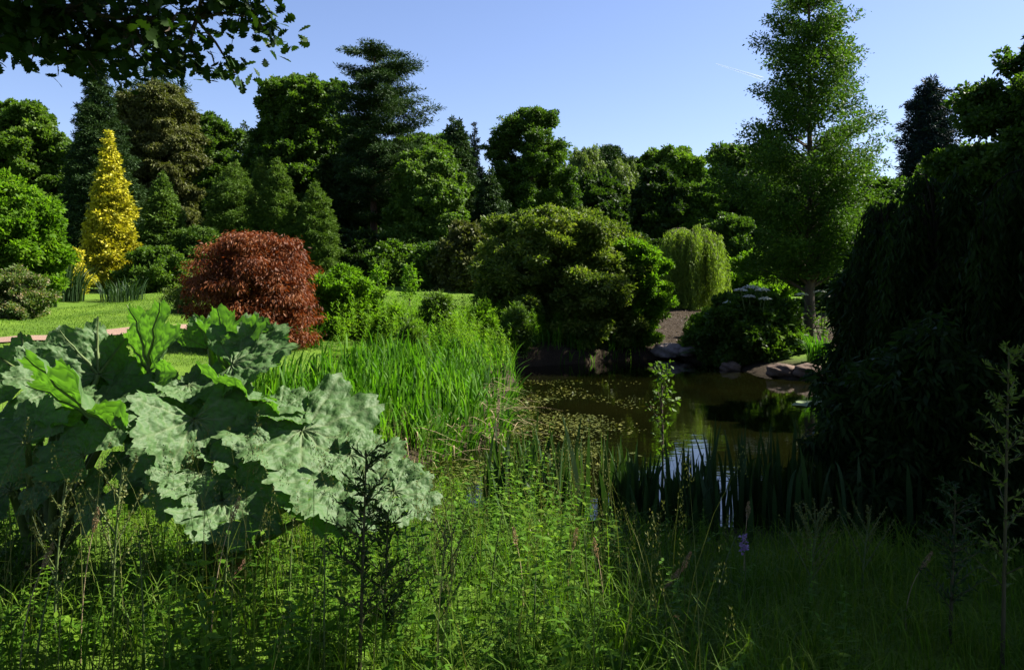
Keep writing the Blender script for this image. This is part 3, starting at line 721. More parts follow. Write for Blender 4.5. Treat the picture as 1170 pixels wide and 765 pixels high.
spots = [(-25, 20, 5), (8, 22, 5), (6, 58, 5.1), (35, 40, 5), (48, 8, 5.2), (70, 35, 5), (85, 10, 5), (100, 52, 5), (122, 28, 5.2), (140, 60, 5), (150, 12, 5.1), (165, 70, 4.9),
         (178, 40, 5), (196, 72, 4.9), (212, 56, 4.9), (226, 64, 4.8), (188, 8, 5), (216, 2, 5), (240, 10, 4.9), (262, 4, 4.9), (280, 12, 4.85), (290, 18, 4.8), (120, -10, 5.2), (60, -20, 5.2), (15, -15, 5.2), (200, -20, 5.1), (252, -15, 5), (110, 70, 5.1), (30, 15, 4.9),
         (92, 30, 5.3), (55, 52, 5.2), (20, 40, 5.3), (110, 8, 5.4), (160, 35, 5.3), (-10, 50, 5.2), (75, 62, 5.0)]
C = np.array([at(*s) for s in spots]) - o0
mbk, tr = MB(), MB()
C = np.concatenate([C, C + r.normal(0, .13, C.shape) * [1, 1.5, .6]])
idx = np.repeat(np.arange(len(C)), 30)
d = rdir(r, len(idx)) * np.array([0.20, 0.30, 0.12]) * r.uniform(.3, 1, (len(idx), 1))
pos = C[idx] + d
leaf_oak(mbk, pos, unit(0.8 * Z3 + 0.6 * rdir(r, len(idx))), unit(np.array([.5, -.1, -.25]) + .9 * rdir(r, len(idx))), r.uniform(.06, .10, len(idx)), r.uniform(.05, .075, len(idx)))
tcen = np.array([-2.0, 5.8, 8.0]) - o0
q = rdir(r, 420) * np.array([4.6, 3.4, 2.8]) * (1 - .5 * r.random((420, 1)) ** 1.5) + tcen
q = q[(q + o0)[:, 2] > H + 0.37 * (q + o0)[:, 1] + 0.55]
w1 = q + o0                      # unseen crown cut away where it would shade the rhubarb and the meadow
q = q[w1[:, 0] - (w1[:, 2] - .9) / math.tan(SUN_EL) * sin(SUN_AZ) < -4.6]
q2 = rdir(r, 520) * np.array([7.0, 5.0, 2.2]) * (1 - .7 * r.random((520, 1)) ** 1.3) + np.array([-0.5, -2.0, 8.6]) - o0  # unseen canopy added over the camera to block sky light
q2 = q2[((q2 + o0)[:, 2] > 6.3) & ((q2 + o0)[:, 2] > H + .37 * (q2 + o0)[:, 1] + .55)]
q3 = rdir(r, 260) * np.array([2.4, 3.0, 2.8]) * (1 - .6 * r.random((260, 1)) ** 1.3) + np.array([-7.2, 4.2, 5.2]) - o0  # unseen clumps added off to the left to darken that side
w3 = q3 + o0
q3 = q3[(w3[:, 0] < -.66 * w3[:, 1] - .75) & (w3[:, 2] > 1.8)]
tgt = np.concatenate([np.stack([r.uniform(-3.6, -1.2, 36), r.uniform(1.8, 3.4, 36)], -1), np.stack([r.uniform(-1.2, .9, 4), r.uniform(2.0, 3.6, 4)], -1), np.stack([r.uniform(1.0, 4.6, 110), r.uniform(2.0, 6.4, 110)], -1)])
hq = r.uniform(4.9, 6.9, len(tgt)); rn = hq / math.tan(SUN_EL)
q4 = np.stack([tgt[:, 0] + rn * sin(SUN_AZ), tgt[:, 1] + rn * cos(SUN_AZ), .9 + hq], -1)  # unseen leaf clumps added sunward of chosen ground spots to shade them
q4 = q4[q4[:, 2] > H + .37 * q4[:, 1] + .5] - o0
q_limb = np.concatenate([q, q2, q3]); q_limb = q_limb[(q_limb + o0)[:, 0] < -.5]
q = np.concatenate([q, q2, q3, q4])
idx = np.repeat(np.arange(len(q)), 90)
pos = q[idx] + rdir(r, len(idx)) * 0.45 * r.random((len(idx), 1)) ** .5
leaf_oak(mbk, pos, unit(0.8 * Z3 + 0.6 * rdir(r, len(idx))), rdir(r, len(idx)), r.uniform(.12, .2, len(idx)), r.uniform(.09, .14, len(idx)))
mbk.build("crown", L_OAK_SHADED, oak)
wood(tr, r, 9.0, 0.32, targets=q_limb[r.permutation(len(q_limb))[:60]], rise=0.6, top=0.9, sides=12)
hub = [at(-90, -150, 5.4) - o0, at(60, 12, 5.15) - o0, at(150, 22, 5.05) - o0, at(225, 22, 4.95) - o0, at(285, 8, 4.85) - o0]
tube(tr, np.array([[0.05, 0, 3.6], (np.array([0, 0, 4.2]) + hub[0]) / 2 + [0, 0, .3], *hub]), np.array([.10, .07, .04, .024, .016, .011, .004]), 7)
for c in C:
    hb = min(hub, key=lambda h: np.linalg.norm(h - c) + (0.3 if h[0] > c[0] else 0))
    tube(tr, np.stack([hb, (hb + c) / 2 + r.normal(0, .03, 3), c, c + (c - hb) * .12]), np.array([.012, .008, .005, .002]), 5)
tr.build("trunk", BARK, oak, shade=True)

# ------------------------------------------------------------------ gunnera
def gunnera_mat():
    m, N, Lk = newmat("gunnera_leaf")
    a = N.new("ShaderNodeAttribute"); a.attribute_name = "mark"
    tc = N.new("ShaderNodeTexCoord")
    nz = N.new("ShaderNodeTexNoise"); nz.inputs["Scale"].default_value = 14; nz.inputs["Detail"].default_value = 8; nz.inputs["Roughness"].default_value = 0.7
    Lk.new(tc.outputs["Object"], nz.inputs["Vector"])
    base = ramp(N, [(0.2, (0.050, 0.108, 0.028)), (0.8, (0.070, 0.138, 0.044))]); Lk.new(nz.outputs["Fac"], base.inputs[0])
    mx = N.new("ShaderNodeMixRGB"); mx.inputs[2].default_value = (0.15, 0.20, 0.09, 1)
    ml = N.new("ShaderNodeMath"); ml.operation = 'MULTIPLY'; ml.inputs[1].default_value = 0.8
    Lk.new(a.outputs["Fac"], ml.inputs[0]); Lk.new(ml.outputs[0], mx.inputs[0]); Lk.new(base.outputs[0], mx.inputs[1])
    p = N.new("ShaderNodeBsdfPrincipled"); p.inputs["Roughness"].default_value = 0.62; p.inputs["Specular IOR Level"].default_value = 0.32
    Lk.new(mx.outputs[0], p.inputs["Base Color"])
    b = N.new("ShaderNodeBump"); b.inputs["Strength"].default_value = 0.3; b.inputs["Distance"].default_value = 0.006
    vo = N.new("ShaderNodeTexVoronoi"); vo.inputs["Scale"].default_value = 65; Lk.new(tc.outputs["Object"], vo.inputs["Vector"])
    ad = N.new("ShaderNodeMath"); ad.operation = 'ADD'; Lk.new(vo.outputs["Distance"], ad.inputs[0]); ad.inputs[1].default_value = 0.0
    Lk.new(ad.outputs[0], b.inputs["Height"]); Lk.new(b.outputs[0], p.inputs["Normal"])
    t = N.new("ShaderNodeBsdfTranslucent")
    tr = ramp(N, [(0.0, (0.16, 0.40, 0.018)), (0.32, (0.08, 0.22, 0.010)), (0.75, (0.012, 0.04, 0.003))])
    ad2 = N.new("ShaderNodeMath"); ad2.operation = 'MULTIPLY_ADD'; ad2.inputs[1].default_value = 0.35; Lk.new(nz.outputs["Fac"], ad2.inputs[0]); Lk.new(ml.outputs[0], ad2.inputs[2])
    Lk.new(ad2.outputs[0], tr.inputs[0]); Lk.new(tr.outputs[0], t.inputs[0])
    ms = N.new("ShaderNodeMixShader"); ms.inputs[0].default_value = 0.36
    Lk.new(p.outputs[0], ms.inputs[1]); Lk.new(t.outputs[0], ms.inputs[2])
    o = N.new("ShaderNodeOutputMaterial"); Lk.new(ms.outputs[0], o.inputs[0])
    return m
GUN = gunnera_mat()
def gunnera_leaf(root, org, base, tip, nrm, cup, seed, leaf_label=None, crown=(0, 0, 0.1), wide=1.0):
    r = rng_of(seed)
    base, tip = np.array(base) - org, np.array(tip) - org
    R = np.linalg.norm(tip - base) * 0.75
    n, t, s = [a[0] for a in frame(np.array([nrm], float), np.array([tip - base]))]
    nt, nr = 150, 34
    th = np.linspace(-2.35, 2.35, nt); rr = np.linspace(0.015, 1, nr)
    lob = 0.67
    ph = np.abs((th / lob + 0.5) % 1 - 0.5) * 2                       # 0 on a lobe axis, 1 between two lobes
    ang = np.abs((th / lob + 0.5) % 1 - 0.5) * lob
    edge = 1.0 - 0.20 * ph ** 1.4 - 0.16 * (np.abs(th) / 2.35) ** 1.5 + 0.05 * np.sin(th * 1.7 + seed * 1.3)
    edge *= 1 + 0.10 * np.abs(((th * 5.5) % 1) - 0.5) * 2 + 0.06 * np.abs(((th * 17 + .3) % 1) - 0.5) * 2 + 0.03 * np.sin(th * 3.1 + seed)
    TH, RR = np.meshgrid(th, rr, indexing='ij')
    rad = RR * edge[:, None]
    A = np.repeat(ang[:, None], nr, 1)
    v1 = np.exp(-(A * RR / 0.022) ** 2) * (1 - 0.5 * RR)
    qq = RR - 0.85 * A * RR
    v2 = np.exp(-((((qq * 9) % 1) - 0.5) / 0.13) ** 2) * 0.6 * smooth(0.12, 0.3, RR)
    vein = np.maximum(v1, v2)
    side = np.sin(TH) * rad
    zz = cup * rad ** 2 + 0.22 * np.abs(side) ** 1.5 * (0.6 if cup >= 0 else -0.3) + 0.055 * np.sin(2 * pi * TH / lob) * 0 + 0.04 * np.cos(2 * pi * TH / lob) * RR ** 2
    zz = zz + 0.03 * np.sin(TH * 11 + seed) * RR ** 3 - 0.026 * vein * smooth(0.05, 0.45, RR) + 0.003 * np.cos(qq * 9 * 2 * pi) * smooth(.15, .5, RR) + 0.006 * np.sin(rad * 40 + 5 * TH) * np.cos(TH * 23) + 0.10 * np.sin(2.3 * TH + seed * 2) * RR ** 2 + 0.02 * np.sin(rad * 17 - 9 * np.abs(A))
    bend = -0.24 * (np.cos(TH) * rad).clip(0) ** 2
    v = base + R * ((np.cos(TH) * rad)[..., None] * t + wide * side[..., None] * s + (zz + bend)[..., None] * n)
    i, j = np.meshgrid(np.arange(nt - 1), np.arange(nr - 1), indexing='ij')
    mb = MB().add(v, np.stack([i * nr + j, i * nr + j + 1, (i + 1) * nr + j + 1, (i + 1) * nr + j], -1), attr=vein.ravel())
    lf = mb.build("leaf", GUN, root, shade=True, attr=True)
    if leaf_label: lf["label"] = leaf_label
    st = MB()
    c = np.array(crown, float)
    mid = c * 0.45 + base * 0.55 + np.array([0, 0, 0.10 * np.linalg.norm(base - c)])
    P = np.array([(1 - k) ** 2 * c + 2 * k * (1 - k) * mid + k * k * base for k in np.linspace(0, 1, 10)])
    tube(st, P, np.linspace(0.03, 0.017, 10), 8)
    for sg in (0, 1, -1):                                              # main ribs under the leaf
        kk = int((sg * lob + 2.35) / 4.70 * (nt - 1)); 
        line = v[kk, ::4] - 0.012 * n
        tube(st, line, np.linspace(0.012, 0.003, len(line)), 5)
    stem = st.build("stalk", STALK, lf, shade=True)
    return lf
def gunnera(label, u, Y, leaves, seed):
    x = (u - UC) * Y / F
    z = float(zt(x, Y))
    org = np.array([x, Y, z])
    root = thing("gunnera_plant", label, "plant", org)
    r = rng_of(seed)
    cr = MB()
    idx = 60
    tube(cr, np.array([[0, 0, -.05], [0.02, 0, .08], [0.0, 0.03, .2], [0, .03, .26]]), np.array([.13, .12, .08, .02]), 10)
    cr.build("rootstock", solidmat("fibrous_crown", (0.05, 0.025, 0.015), (0.14, 0.07, 0.04), 30, 0.95, 0.8), root, shade=True)
    for k, (b, tp, n, cup, lab) in enumerate(leaves):
        gunnera_leaf(root, org, at(*b), at(*tp), n, cup, seed + k, lab, wide=1.3 if lab and 'glowing' in lab else 1.0, crown= (r.normal(0, .05), r.normal(0, .05), .12))
    return root
gunnera("giant rhubarb plant with pale jagged leaves and one glowing upright leaf", 255, 4.95, [
    ((172, 426, 5.3), (163, 332, 5.5), (0.62, 0.66, 0.42), 0.06, "upright leaf glowing bright green with the sun behind it"),
    ((266, 428, 5.3), (222, 352, 5.5), (0.62, 0.62, 0.45), 0.25, "upright narrow leaf lit through from behind"),
    ((266, 416, 5.0), (356, 388, 4.95), (0.30, -0.52, 0.80), 0.12, "broad pale leaf tilted to the right, upper side in the sun"),
    ((280, 452, 4.95), (366, 470, 4.85), (0.1, 0.25, 0.95), 0.12, None),
    ((222, 478, 4.6), (250, 580, 4.45), (0.66, -0.62, 0.42), 0.05, "large pale grey green leaf hanging towards the camera"),
    ((196, 512, 4.55), (132, 545, 4.4), (0.15, -0.5, 0.85), 0.05, None),
    ((255, 572, 4.3), (332, 604, 4.15), (0.2, -0.5, 0.85), 0.05, None),
    ((307, 505, 4.8), (338, 452, 4.85), (0.5, -0.75, 0.42), 0.1, "small upright pale leaf in the middle"),
    ((345, 492, 4.75), (432, 556, 4.4), (0.25, -0.45, 0.86), 0.04, None),
    ((392, 540, 4.4), (498, 584, 4.15), (0.28, -0.42, 0.86), 0.04, "lowest leaf sloping down to the right over the weeds"),
    ((170, 460, 4.95), (230, 488, 4.75), (0.0, -0.35, 0.93), 0.05, None),
    ((205, 446, 5.3), (250, 468, 5.2), (0.2, 0.3, 0.93), 0.1, None),
    ((300, 540, 4.7), (360, 585, 4.5), (0.3, -0.5, 0.8), 0.05, None),
    ((370, 520, 4.9), (425, 505, 5.0), (0.3, -0.2, 0.93), 0.15, None),
    ((318, 470, 4.9), (372, 478, 4.8), (0.3, -0.3, 0.9), 0.1, None),
    ((400, 520, 4.5), (452, 552, 4.35), (0.35, -0.45, 0.82), 0.05, None),
    ((280, 520, 4.6), (334, 550, 4.45), (0.35, -0.5, 0.8), 0.06, None),
    ((230, 540, 4.4), (270, 600, 4.25), (0.45, -0.6, 0.65), 0.05, None),
    ((450, 562, 4.3), (506, 598, 4.15), (0.3, -0.45, 0.84), 0.05, None),
    ((215, 440, 5.0), (266, 454, 4.9), (0.3, -0.4, 0.87), 0.12, None),
    ((120, 455, 5.1), (164, 502, 4.9), (0.2, -0.5, 0.85), 0.08, None),
    ((290, 402, 5.2), (336, 370, 5.25), (0.55, 0.45, 0.7), 0.2, None),
    ((300, 470, 5.2), (372, 436, 5.3), (0.35, 0.2, 0.9), 0.12, None),
    ((230, 455, 5.0), (190, 492, 4.8), (0.1, -0.55, 0.8), 0.1, None),
    ((318, 520, 4.6), (292, 578, 4.4), (0.45, -0.6, 0.62), 0.05, None),
    ((420, 545, 4.6), (462, 522, 4.7), (0.4, -0.35, 0.82), 0.1, None),
    ((360, 565, 4.25), (410, 612, 4.1), (0.3, -0.5, 0.8), 0.05, None),
    ((205, 555, 4.3), (175, 606, 4.15), (0.3, -0.65, 0.7), 0.05, None),
    ((240, 398, 5.5), (285, 362, 5.6), (0.6, 0.5, 0.6), 0.15, None)], 300)
gunnera("giant rhubarb plant with dark shaded leaves at the left edge", 45, 4.9, [
    ((72, 440, 5.1), (62, 366, 5.25), (-0.75, 0.55, 0.38), 0.1, None),
    ((130, 486, 4.6), (20, 418, 4.75), (-0.62, 0.35, 0.70), 0.1, "long leaf seen edge on with a sunlit rim"),
    ((-20, 496, 4.9), (34, 527, 4.7), (0.2, -0.45, 0.88), 0.05, None),
    ((72, 428, 5.4), (108, 433, 5.35), (0.3, -0.35, 0.88), 0.05, None),
    ((140, 452, 5.4), (122, 398, 5.5), (-0.75, 0.45, 0.48), 0.1, None),
    ((30, 505, 4.5), (-25, 470, 4.6), (-0.8, -0.05, 0.6), 0.08, None),
    ((95, 520, 4.45), (30, 500, 4.5), (-0.6, -0.3, 0.7), 0.08, None),
    ((150, 520, 4.8), (95, 560, 4.6), (-0.5, -0.4, 0.75), 0.05, None),
    ((112, 428, 5.2), (104, 352, 5.35), (-0.6, 0.6, 0.5), 0.1, None),
    ((34, 432, 5.2), (22, 374, 5.3), (-0.5, 0.65, 0.5), 0.12, None),
    ((62, 545, 4.5), (8, 590, 4.35), (-0.4, -0.45, 0.8), 0.05, None),
    ((118, 565, 4.45), (78, 618, 4.3), (-0.3, -0.55, 0.78), 0.05, None),
    ((12, 560, 4.6), (-45, 535, 4.7), (-0.6, -0.2, 0.75), 0.05, None),
    ((95, 470, 4.75), (40, 452, 4.9), (-0.7, 0.1, 0.7), 0.08, None),
    ((170, 545, 4.5), (140, 590, 4.35), (-0.1, -0.6, 0.78), 0.05, None)], 330)

# ------------------------------------------------------------------ reeds, irises and waterside plants
def scatter(r, n, x0, x1, y0, y1, cond):
    x, y = r.uniform(x0, x1, n), r.uniform(y0, y1, n)
    k = cond(x, y)
    x, y = x[k], y[k]
    return np.stack([x, y, zt(x, y)], -1)
def clumpy(x, y, f=1.3, s=0.0):
    return 0.5 + 0.25 * np.sin(f * 2.1 * x + 1.3 * np.sin(f * y + s)) + 0.25 * np.sin(f * 1.7 * y + 1.1 * np.sin(f * 1.9 * x + s))
r = rng_of(401)
b = scatter(r, 12500, -4.6, 0.2, 10.9, 17.5, lambda x, y: (pond_sd(x, y) > -0.2) & (pond_sd(x, y) < 3.6 - 0.12 * (y - 11)) & (r.random(len(x)) < 0.06 + 1.1 * clumpy(x, y, 2.2) ** 2.2))
n = len(b); mb = MB()
edge = smooth(0.8, -0.3, pond_sd(b[:, 0], b[:, 1]))
blades(mb, b, r.uniform(.42, 1.02, n) * (1 - .25 * edge), r.uniform(0, 2 * pi, n) * (1 - edge) + edge * r.normal(-0.2, .8, n), r.uniform(.05, .32, n) + .45 * edge * r.random(n), r.uniform(.03, .05, n), r.choice([.1, .2, .35, .6], n), 6, r)
tag(mb.build("reeds", L_IRIS), "bright green reed bed on the left bank of the pond", "reeds", kind="stuff")
b = scatter(r, 260, -1.6, 0.3, 10.8, 16.5, lambda x, y: (pond_sd(x, y) > -0.3) & (pond_sd(x, y) < .5))
n = len(b); mb = MB()
blades(mb, b, r.uniform(.35, .7, n), r.normal(-0.6, .8, n), r.uniform(.4, 1.1, n), r.uniform(.012, .02, n), r.uniform(.5, .9, n), 6, r)
tag(mb.build("dead_reeds", STRAW), "dry straw coloured reed blades bent over the water's edge", "reeds", kind="stuff")

b = scatter(r, 9500, -0.3, 8.2, 5.6, 9.2, lambda x, y: (pond_sd(x, y) > -0.35) & (pond_sd(x, y) < 1.7) & (r.random(len(x)) < 0.04 + 1.0 * clumpy(x, y, 2.6) ** 2.6))
n = len(b); mb = MB()
b[:, 2] = np.maximum(b[:, 2], -0.3)
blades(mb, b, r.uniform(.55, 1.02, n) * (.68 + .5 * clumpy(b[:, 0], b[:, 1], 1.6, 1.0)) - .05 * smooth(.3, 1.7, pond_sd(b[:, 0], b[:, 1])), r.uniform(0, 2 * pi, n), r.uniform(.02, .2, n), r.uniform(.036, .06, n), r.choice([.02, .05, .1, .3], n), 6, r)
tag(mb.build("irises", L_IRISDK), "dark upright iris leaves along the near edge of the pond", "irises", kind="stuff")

# leafy upright plants on the far left bank
b = scatter(r, 3200, -5.5, 2.4, 18.6, 27, lambda x, y: (pond_sd(x, y) > 0.05) & (pond_sd(x, y) < 4.2) & (x + 0.35 * (y - 18) > -4.4) & (r.random(len(x)) < 0.04 + 1.1 * clumpy(x, y, 1.9) ** 2))
mb = MB(); P, T, N = [], [], []
for p in b:
    hh = r.uniform(.45, 1.2); m = 36
    s = np.sort(r.random(m)) ** .8; a = np.arange(m) * 2.4
    d = np.stack([np.cos(a), np.sin(a), 0 * a], -1)
    lx = r.normal(0, .1, 2)
    P.append(p + np.stack([lx[0] * s, lx[1] * s, hh * s], -1)); T.append(d + Z3 * (.4 + .5 * s[:, None])); N.append(Z3 - .4 * d)
P, T, N = map(np.concatenate, (P, T, N))
leaf_quads(mb, P, N + .3 * rdir(r, len(P)), T, r.uniform(.08, .15, len(P)), r.uniform(.018, .03, len(P)))
tag(mb.build("waterside_plants", L_BRIGHT), "sunlit upright leafy plants massed on the far left bank", "plants", kind="stuff")
b = scatter(r, 9000, -2.5, 4.6, 19, 30, lambda x, y: (pond_sd(x, y) > -0.1) & (pond_sd(x, y) < 3.2) & (r.random(len(x)) < .2 + .8 * clumpy(x, y, 1.9)))
n = len(b); mb = MB()
blades(mb, b, r.uniform(.5, 1.0, n), r.uniform(0, 6.28, n), r.uniform(.1, .5, n), r.uniform(.025, .04, n), r.uniform(.1, .6, n), 5, r)
tag(mb.build("bank_reeds", L_IRIS), "green reed blades along the far water's edge under the round bush", "reeds", kind="stuff")

def iris_clump(label, u, Y, nb, hh, w, sp, leaf, seed, group=None, name="iris_clump"):
    r = rng_of(seed)
    x = (u - UC) * Y / F; z = float(zt(x, Y)); mb = MB()
    a = r.uniform(0, 6.28, nb); q = np.sqrt(r.random(nb)) * sp
    b = np.stack([q * np.cos(a), q * np.sin(a), -.03 + 0 * q], -1)
    blades(mb, b, hh * r.uniform(.6, 1.1, nb), a + r.normal(0, .6, nb), r.uniform(.08, .5, nb), w * r.uniform(.7, 1.2, nb), r.uniform(.05, .5, nb), 6, r)
    o = mb.build(name, leaf, None, (x, Y, z))
    return tag(o, label, "plant", group)
iris_clump("sunlit clump of sword shaped leaves on the bank below the redwood", 935, 22.3, 130, .95, .035, .32, L_IRIS, 411)
iris_clump("tall dark strap leaved clump in the border left of the yellow conifer", 68, 27.5, 260, 1.7, .05, .75, L_IRISDK, 412)
iris_clump("low strap leaved clump left of the tall dark strap leaved clump", 45, 25.5, 150, .8, .04, .5, L_IRISDK, 415)
iris_clump("strap leaved clump at the border edge under the yellow conifer", 140, 28.5, 160, 1.0, .04, .7, L_IRISDK, 413)
iris_clump("small strap leaved clump at the foot of the red maple", 352, 18.6, 90, .7, .03, .3, L_IRIS, 414)

def fern(label, u, Y, nf, Lf, seed, leaf=L_BRIGHT):
    r = rng_of(seed)
    x = (u - UC) * Y / F; z = float(zt(x, Y)); mb = MB()
    for k in range(nf):
        a = k * 2.4 + r.normal(0, .2); LL = Lf * r.uniform(.7, 1.1); m = 26
        s = np.linspace(.12, 1, m); el = r.uniform(.5, 1.0)
        rad = LL * s * cos(el * .9) * (1 + .2 * s); hgt = LL * (s * sin(el) * 1.1 - .55 * s ** 2.2)
        p = np.stack([rad * cos(a), rad * sin(a), hgt], -1)
        sd_ = np.array([-sin(a), cos(a), 0]); w = .26 * LL * np.sin(pi * (s * .9 + .08)) ** .8
        for sg in (1, -1):
            leaf_quads(mb, p, np.repeat([[0.2 * cos(a), 0.2 * sin(a), 1.0]], m, 0) + r.normal(0, .15, (m, 3)), sg * sd_ + .35 * np.gradient(p, axis=0) / LL * 20 + 0 * p, w, .035 * Lf + 0 * w)
    return tag(mb.build("fern", leaf, None, (x, Y, z)), label, "fern")
fern("fern with arching fronds on the bank beside the red maple", 410, 17.8, 16, .95, 421)
fern("fern beside the reeds, lower than the one by the maple", 440, 18.6, 14, .8, 422)
fern("small fern at the water's edge on the mulch bank", 795, 26.5, 12, .7, 423, L_MID)

# young saplings on the lawn edge
for k, (u, Y, v0, lab) in enumerate([(432, 31, 302, "thin young sapling on the lawn edge, left of two"), (468, 30, 300, "young leafy sapling on the lawn edge, right of two")]):
    shrub("sapling", lab, u, Y, [(v0, 3, 3), (v0 + 12, 10, 10), (v0 + 26, 12, 12), (338, 8, 8)], L_BRIGHT, 430 + k, cat="tree", K=22, per=26, sub=0, L=.12, W=.06, clump=(.2, .2, .15), trunk=.03, core=0, limbs=8, group="young saplings on the lawn edge")
for k, (u, Y, v0, w, lf, lab) in enumerate([
        (452, 20.5, 352, 20, L_BRIGHT, "bright leafy perennial clump on the left bank nearest the fresh green shrub"),
        (500, 21.5, 340, 18, L_MID, "green perennial clump on the left bank below the small lawn"),
        (548, 22.6, 350, 20, L_BRIGHT, "bright perennial clump left of the big round bush, near the water"),
        (590, 24.4, 352, 18, L_MID, "leafy perennial clump touching the left foot of the big round bush"),
        (470, 18.6, 378, 16, L_MID, "low green perennial clump just behind the reed bed"),
        (790, 29.5, 370, 12, L_OAK, "small dark shrub on the mulch slope below the willow")]):
    shrub("perennial_clump" if k < 5 else "low_shrub", lab, u, Y, [(v0, w * .3, w * .3), (v0 + 10, w * .8, w * .8), (v0 + 26, w, w), (v0 + 48, w * .8, w * .8)], lf, 700 + k, cat="plant" if k < 5 else "shrub",
          K=30, per=60, sub=3, L=.13, W=.035, clump=(.16, .16, .3), up=.2, core=200, trunk=.015, limbs=8, amp=.2)
# thin sapling standing in front of the open water
shrub("sapling", "thin bare stemmed sapling standing in front of the open water", 757, 9.3, [(408, 8, 8), (430, 20, 18), (460, 22, 20), (490, 12, 12), (520, 4, 4)], L_MID, 433, cat="tree", K=26, per=8, sub=0, L=.055, W=.03, clump=(.09, .09, .06), trunk=.008, core=0, limbs=18)

# white umbels by the redwood
def umbel_plant(label, u, Y, heads, seed):
    r = rng_of(seed); x = (u - UC) * Y / F; z = float(zt(x, Y)); org = np.array([x, Y, z])
    root = thing("umbel_plant", label, "plant", org)
    st, lv = MB(), MB()
    for (hu, hv, w) in heads:
        c = at(hu, hv, Y + r.uniform(-.3, .3)) - org; R = w * Y / F
        tube(st, np.array([[0, 0, 0], c * .5 + [0, 0, .1], c]), np.array([.02, .014, .008]), 5)
        n = 130; q = np.sqrt(r.random(n)) * R; a = r.uniform(0, 6.28, n)
        p = c + np.stack([q * np.cos(a), q * np.sin(a), .35 * R * (1 - (q / R) ** 2)], -1)
        hm = MB(); leaf_quads(hm, p, Z3 + .4 * rdir(r, n), rdir(r, n) * [1, 1, .2], .06, .05)
        hm.build("flower_head", L_WHITE, root)
    n = 160; p = r.normal(0, [.45, .45, .25], (n, 3)) + [0, 0, .7]
    leaf_full(lv, p, Z3 + .4 * rdir(r, n), rdir(r, n) * [1, 1, .3], r.uniform(.15, .28, n), r.uniform(.08, .14, n))
    st.build("stem", STALK, root); lv.build("foliage", L_MID, root)
umbel_plant("leafy plant with white flower heads above the dark shrub by the redwood", 862, 24.0, [(846, 332, 7), (858, 329, 9), (871, 332, 8), (874, 342, 7), (856, 339, 6), (832, 346, 5)], 441)
umbel_plant("white flowered plant right of the redwood trunk", 940, 25.2, [(916, 337, 7), (937, 334, 7), (945, 340, 6)], 442)

# ------------------------------------------------------------------ stones, pads, pond weed
def stone(label, u, v, Y, sx, sy, sz, mat, seed, group=None):
    import bmesh
    r = rng_of(seed)
    bm = bmesh.new(); bmesh.ops.create_icosphere(bm, subdivisions=4, radius=1)
    ph = r.uniform(0, 6, 6)
    for w in bm.verts:
        c = w.co
        k = 1 + .10 * sin(3 * c.x + ph[0]) * cos(2.5 * c.y + ph[1]) + .06 * sin(7 * c.z + 5 * c.x + ph[2]) + .05 * sin(13 * c.y + ph[3]) * cos(9 * c.x + ph[4]) + .03 * sin(23 * c.x + 17 * c.y + ph[5])
        w.co = (c.x * sx * k, c.y * sy * k, max(c.z, -.5) * sz * k)
    me = bpy.data.meshes.new("stone"); bm.to_mesh(me); bm.free()
    me.polygons.foreach_set("use_smooth", np.ones(len(me.polygons), bool)); me.materials.append(mat)
    o = bpy.data.objects.new("stone", me); COL.objects.link(o)
    p = at(u, v, Y); o.location = (p[0], Y, max(float(zt(p[0], Y)), 0) + .25 * sz); o.rotation_euler = (0, 0, r.uniform(-.3, .3))
    return tag(o, label, "stone", group)
ST1 = solidmat("pale_stone", (0.10, 0.08, 0.065), (0.26, 0.21, 0.19), 6, 0.85, 0.5)
ST2 = solidmat("brown_stone", (0.045, 0.03, 0.02), (0.13, 0.085, 0.06), 6, 0.9, 0.6)
stone("pale flat stone at the far water's edge right of the round bush", 764, 409, 27.2, .6, .45, .30, ST1, 451)
stone("smaller pale stone lying right of the flat stone at the water's edge", 785, 411, 27.0, .38, .35, .22, ST1, 452)
stone("low brown stone on the muddy bank below the sword leaved clump", 895, 431, 21.6, .42, .3, .22, ST2, 453)
stone("dark brown stone beside the sword leaved clump, at the right end of the bank", 925, 432, 21.2, .4, .3, .22, ST2, 454)
stone("small brown stone on the muddy bank under the dark shrub", 835, 420, 23.6, .32, .3, .2, ST2, 455)
r = rng_of(460)
for k, (u, v, R, lab) in enumerate([(934, 461, .42, "pale lily pad lying on the water by the dark weeping tree"), (948, 455, .33, "smaller lily pad behind the pale one near the right bank"), (918, 463, .22, "smallest lily pad, left of the pale one")]):
    Yp = F * H / (v - VH); x = (u - UC) * Yp / F
    a = np.linspace(.25, 6.05, 30); mb = MB()
    ring = lambda f, z: np.stack([f * R * np.cos(a) * (1 + .04 * np.sin(5 * a)), f * R * np.sin(a), z + .012 * f * np.sin(3 * a + k)], -1)
    v_ = np.concatenate([ring(.05, .012), ring(.6, .01), ring(1, .018)])
    i = np.arange(29); mb.add(v_, np.concatenate([np.stack([i, i + 30, i + 31, i + 1], -1), np.stack([i + 30, i + 60, i + 61, i + 31], -1)]))
    tag(mb.build("lily_pad", L_PAD, None, (x, Yp, 0), shade=True), lab, "lily pad", "lily pads near the right bank")
b = scatter(r, 26000, -1.3, 5.5, 10, 21, lambda x, y: (pond_sd(x, y) < -0.05) & (r.random(len(x)) < np.clip(1.7 * clumpy(x, y, 1.1, 2.0) - .45, 0, 1) * smooth(.19, .08, x / y) * (.25 + .75 * smooth(19.5, 14, y))))
n = len(b); b[:, 2] = .004; mb = MB()
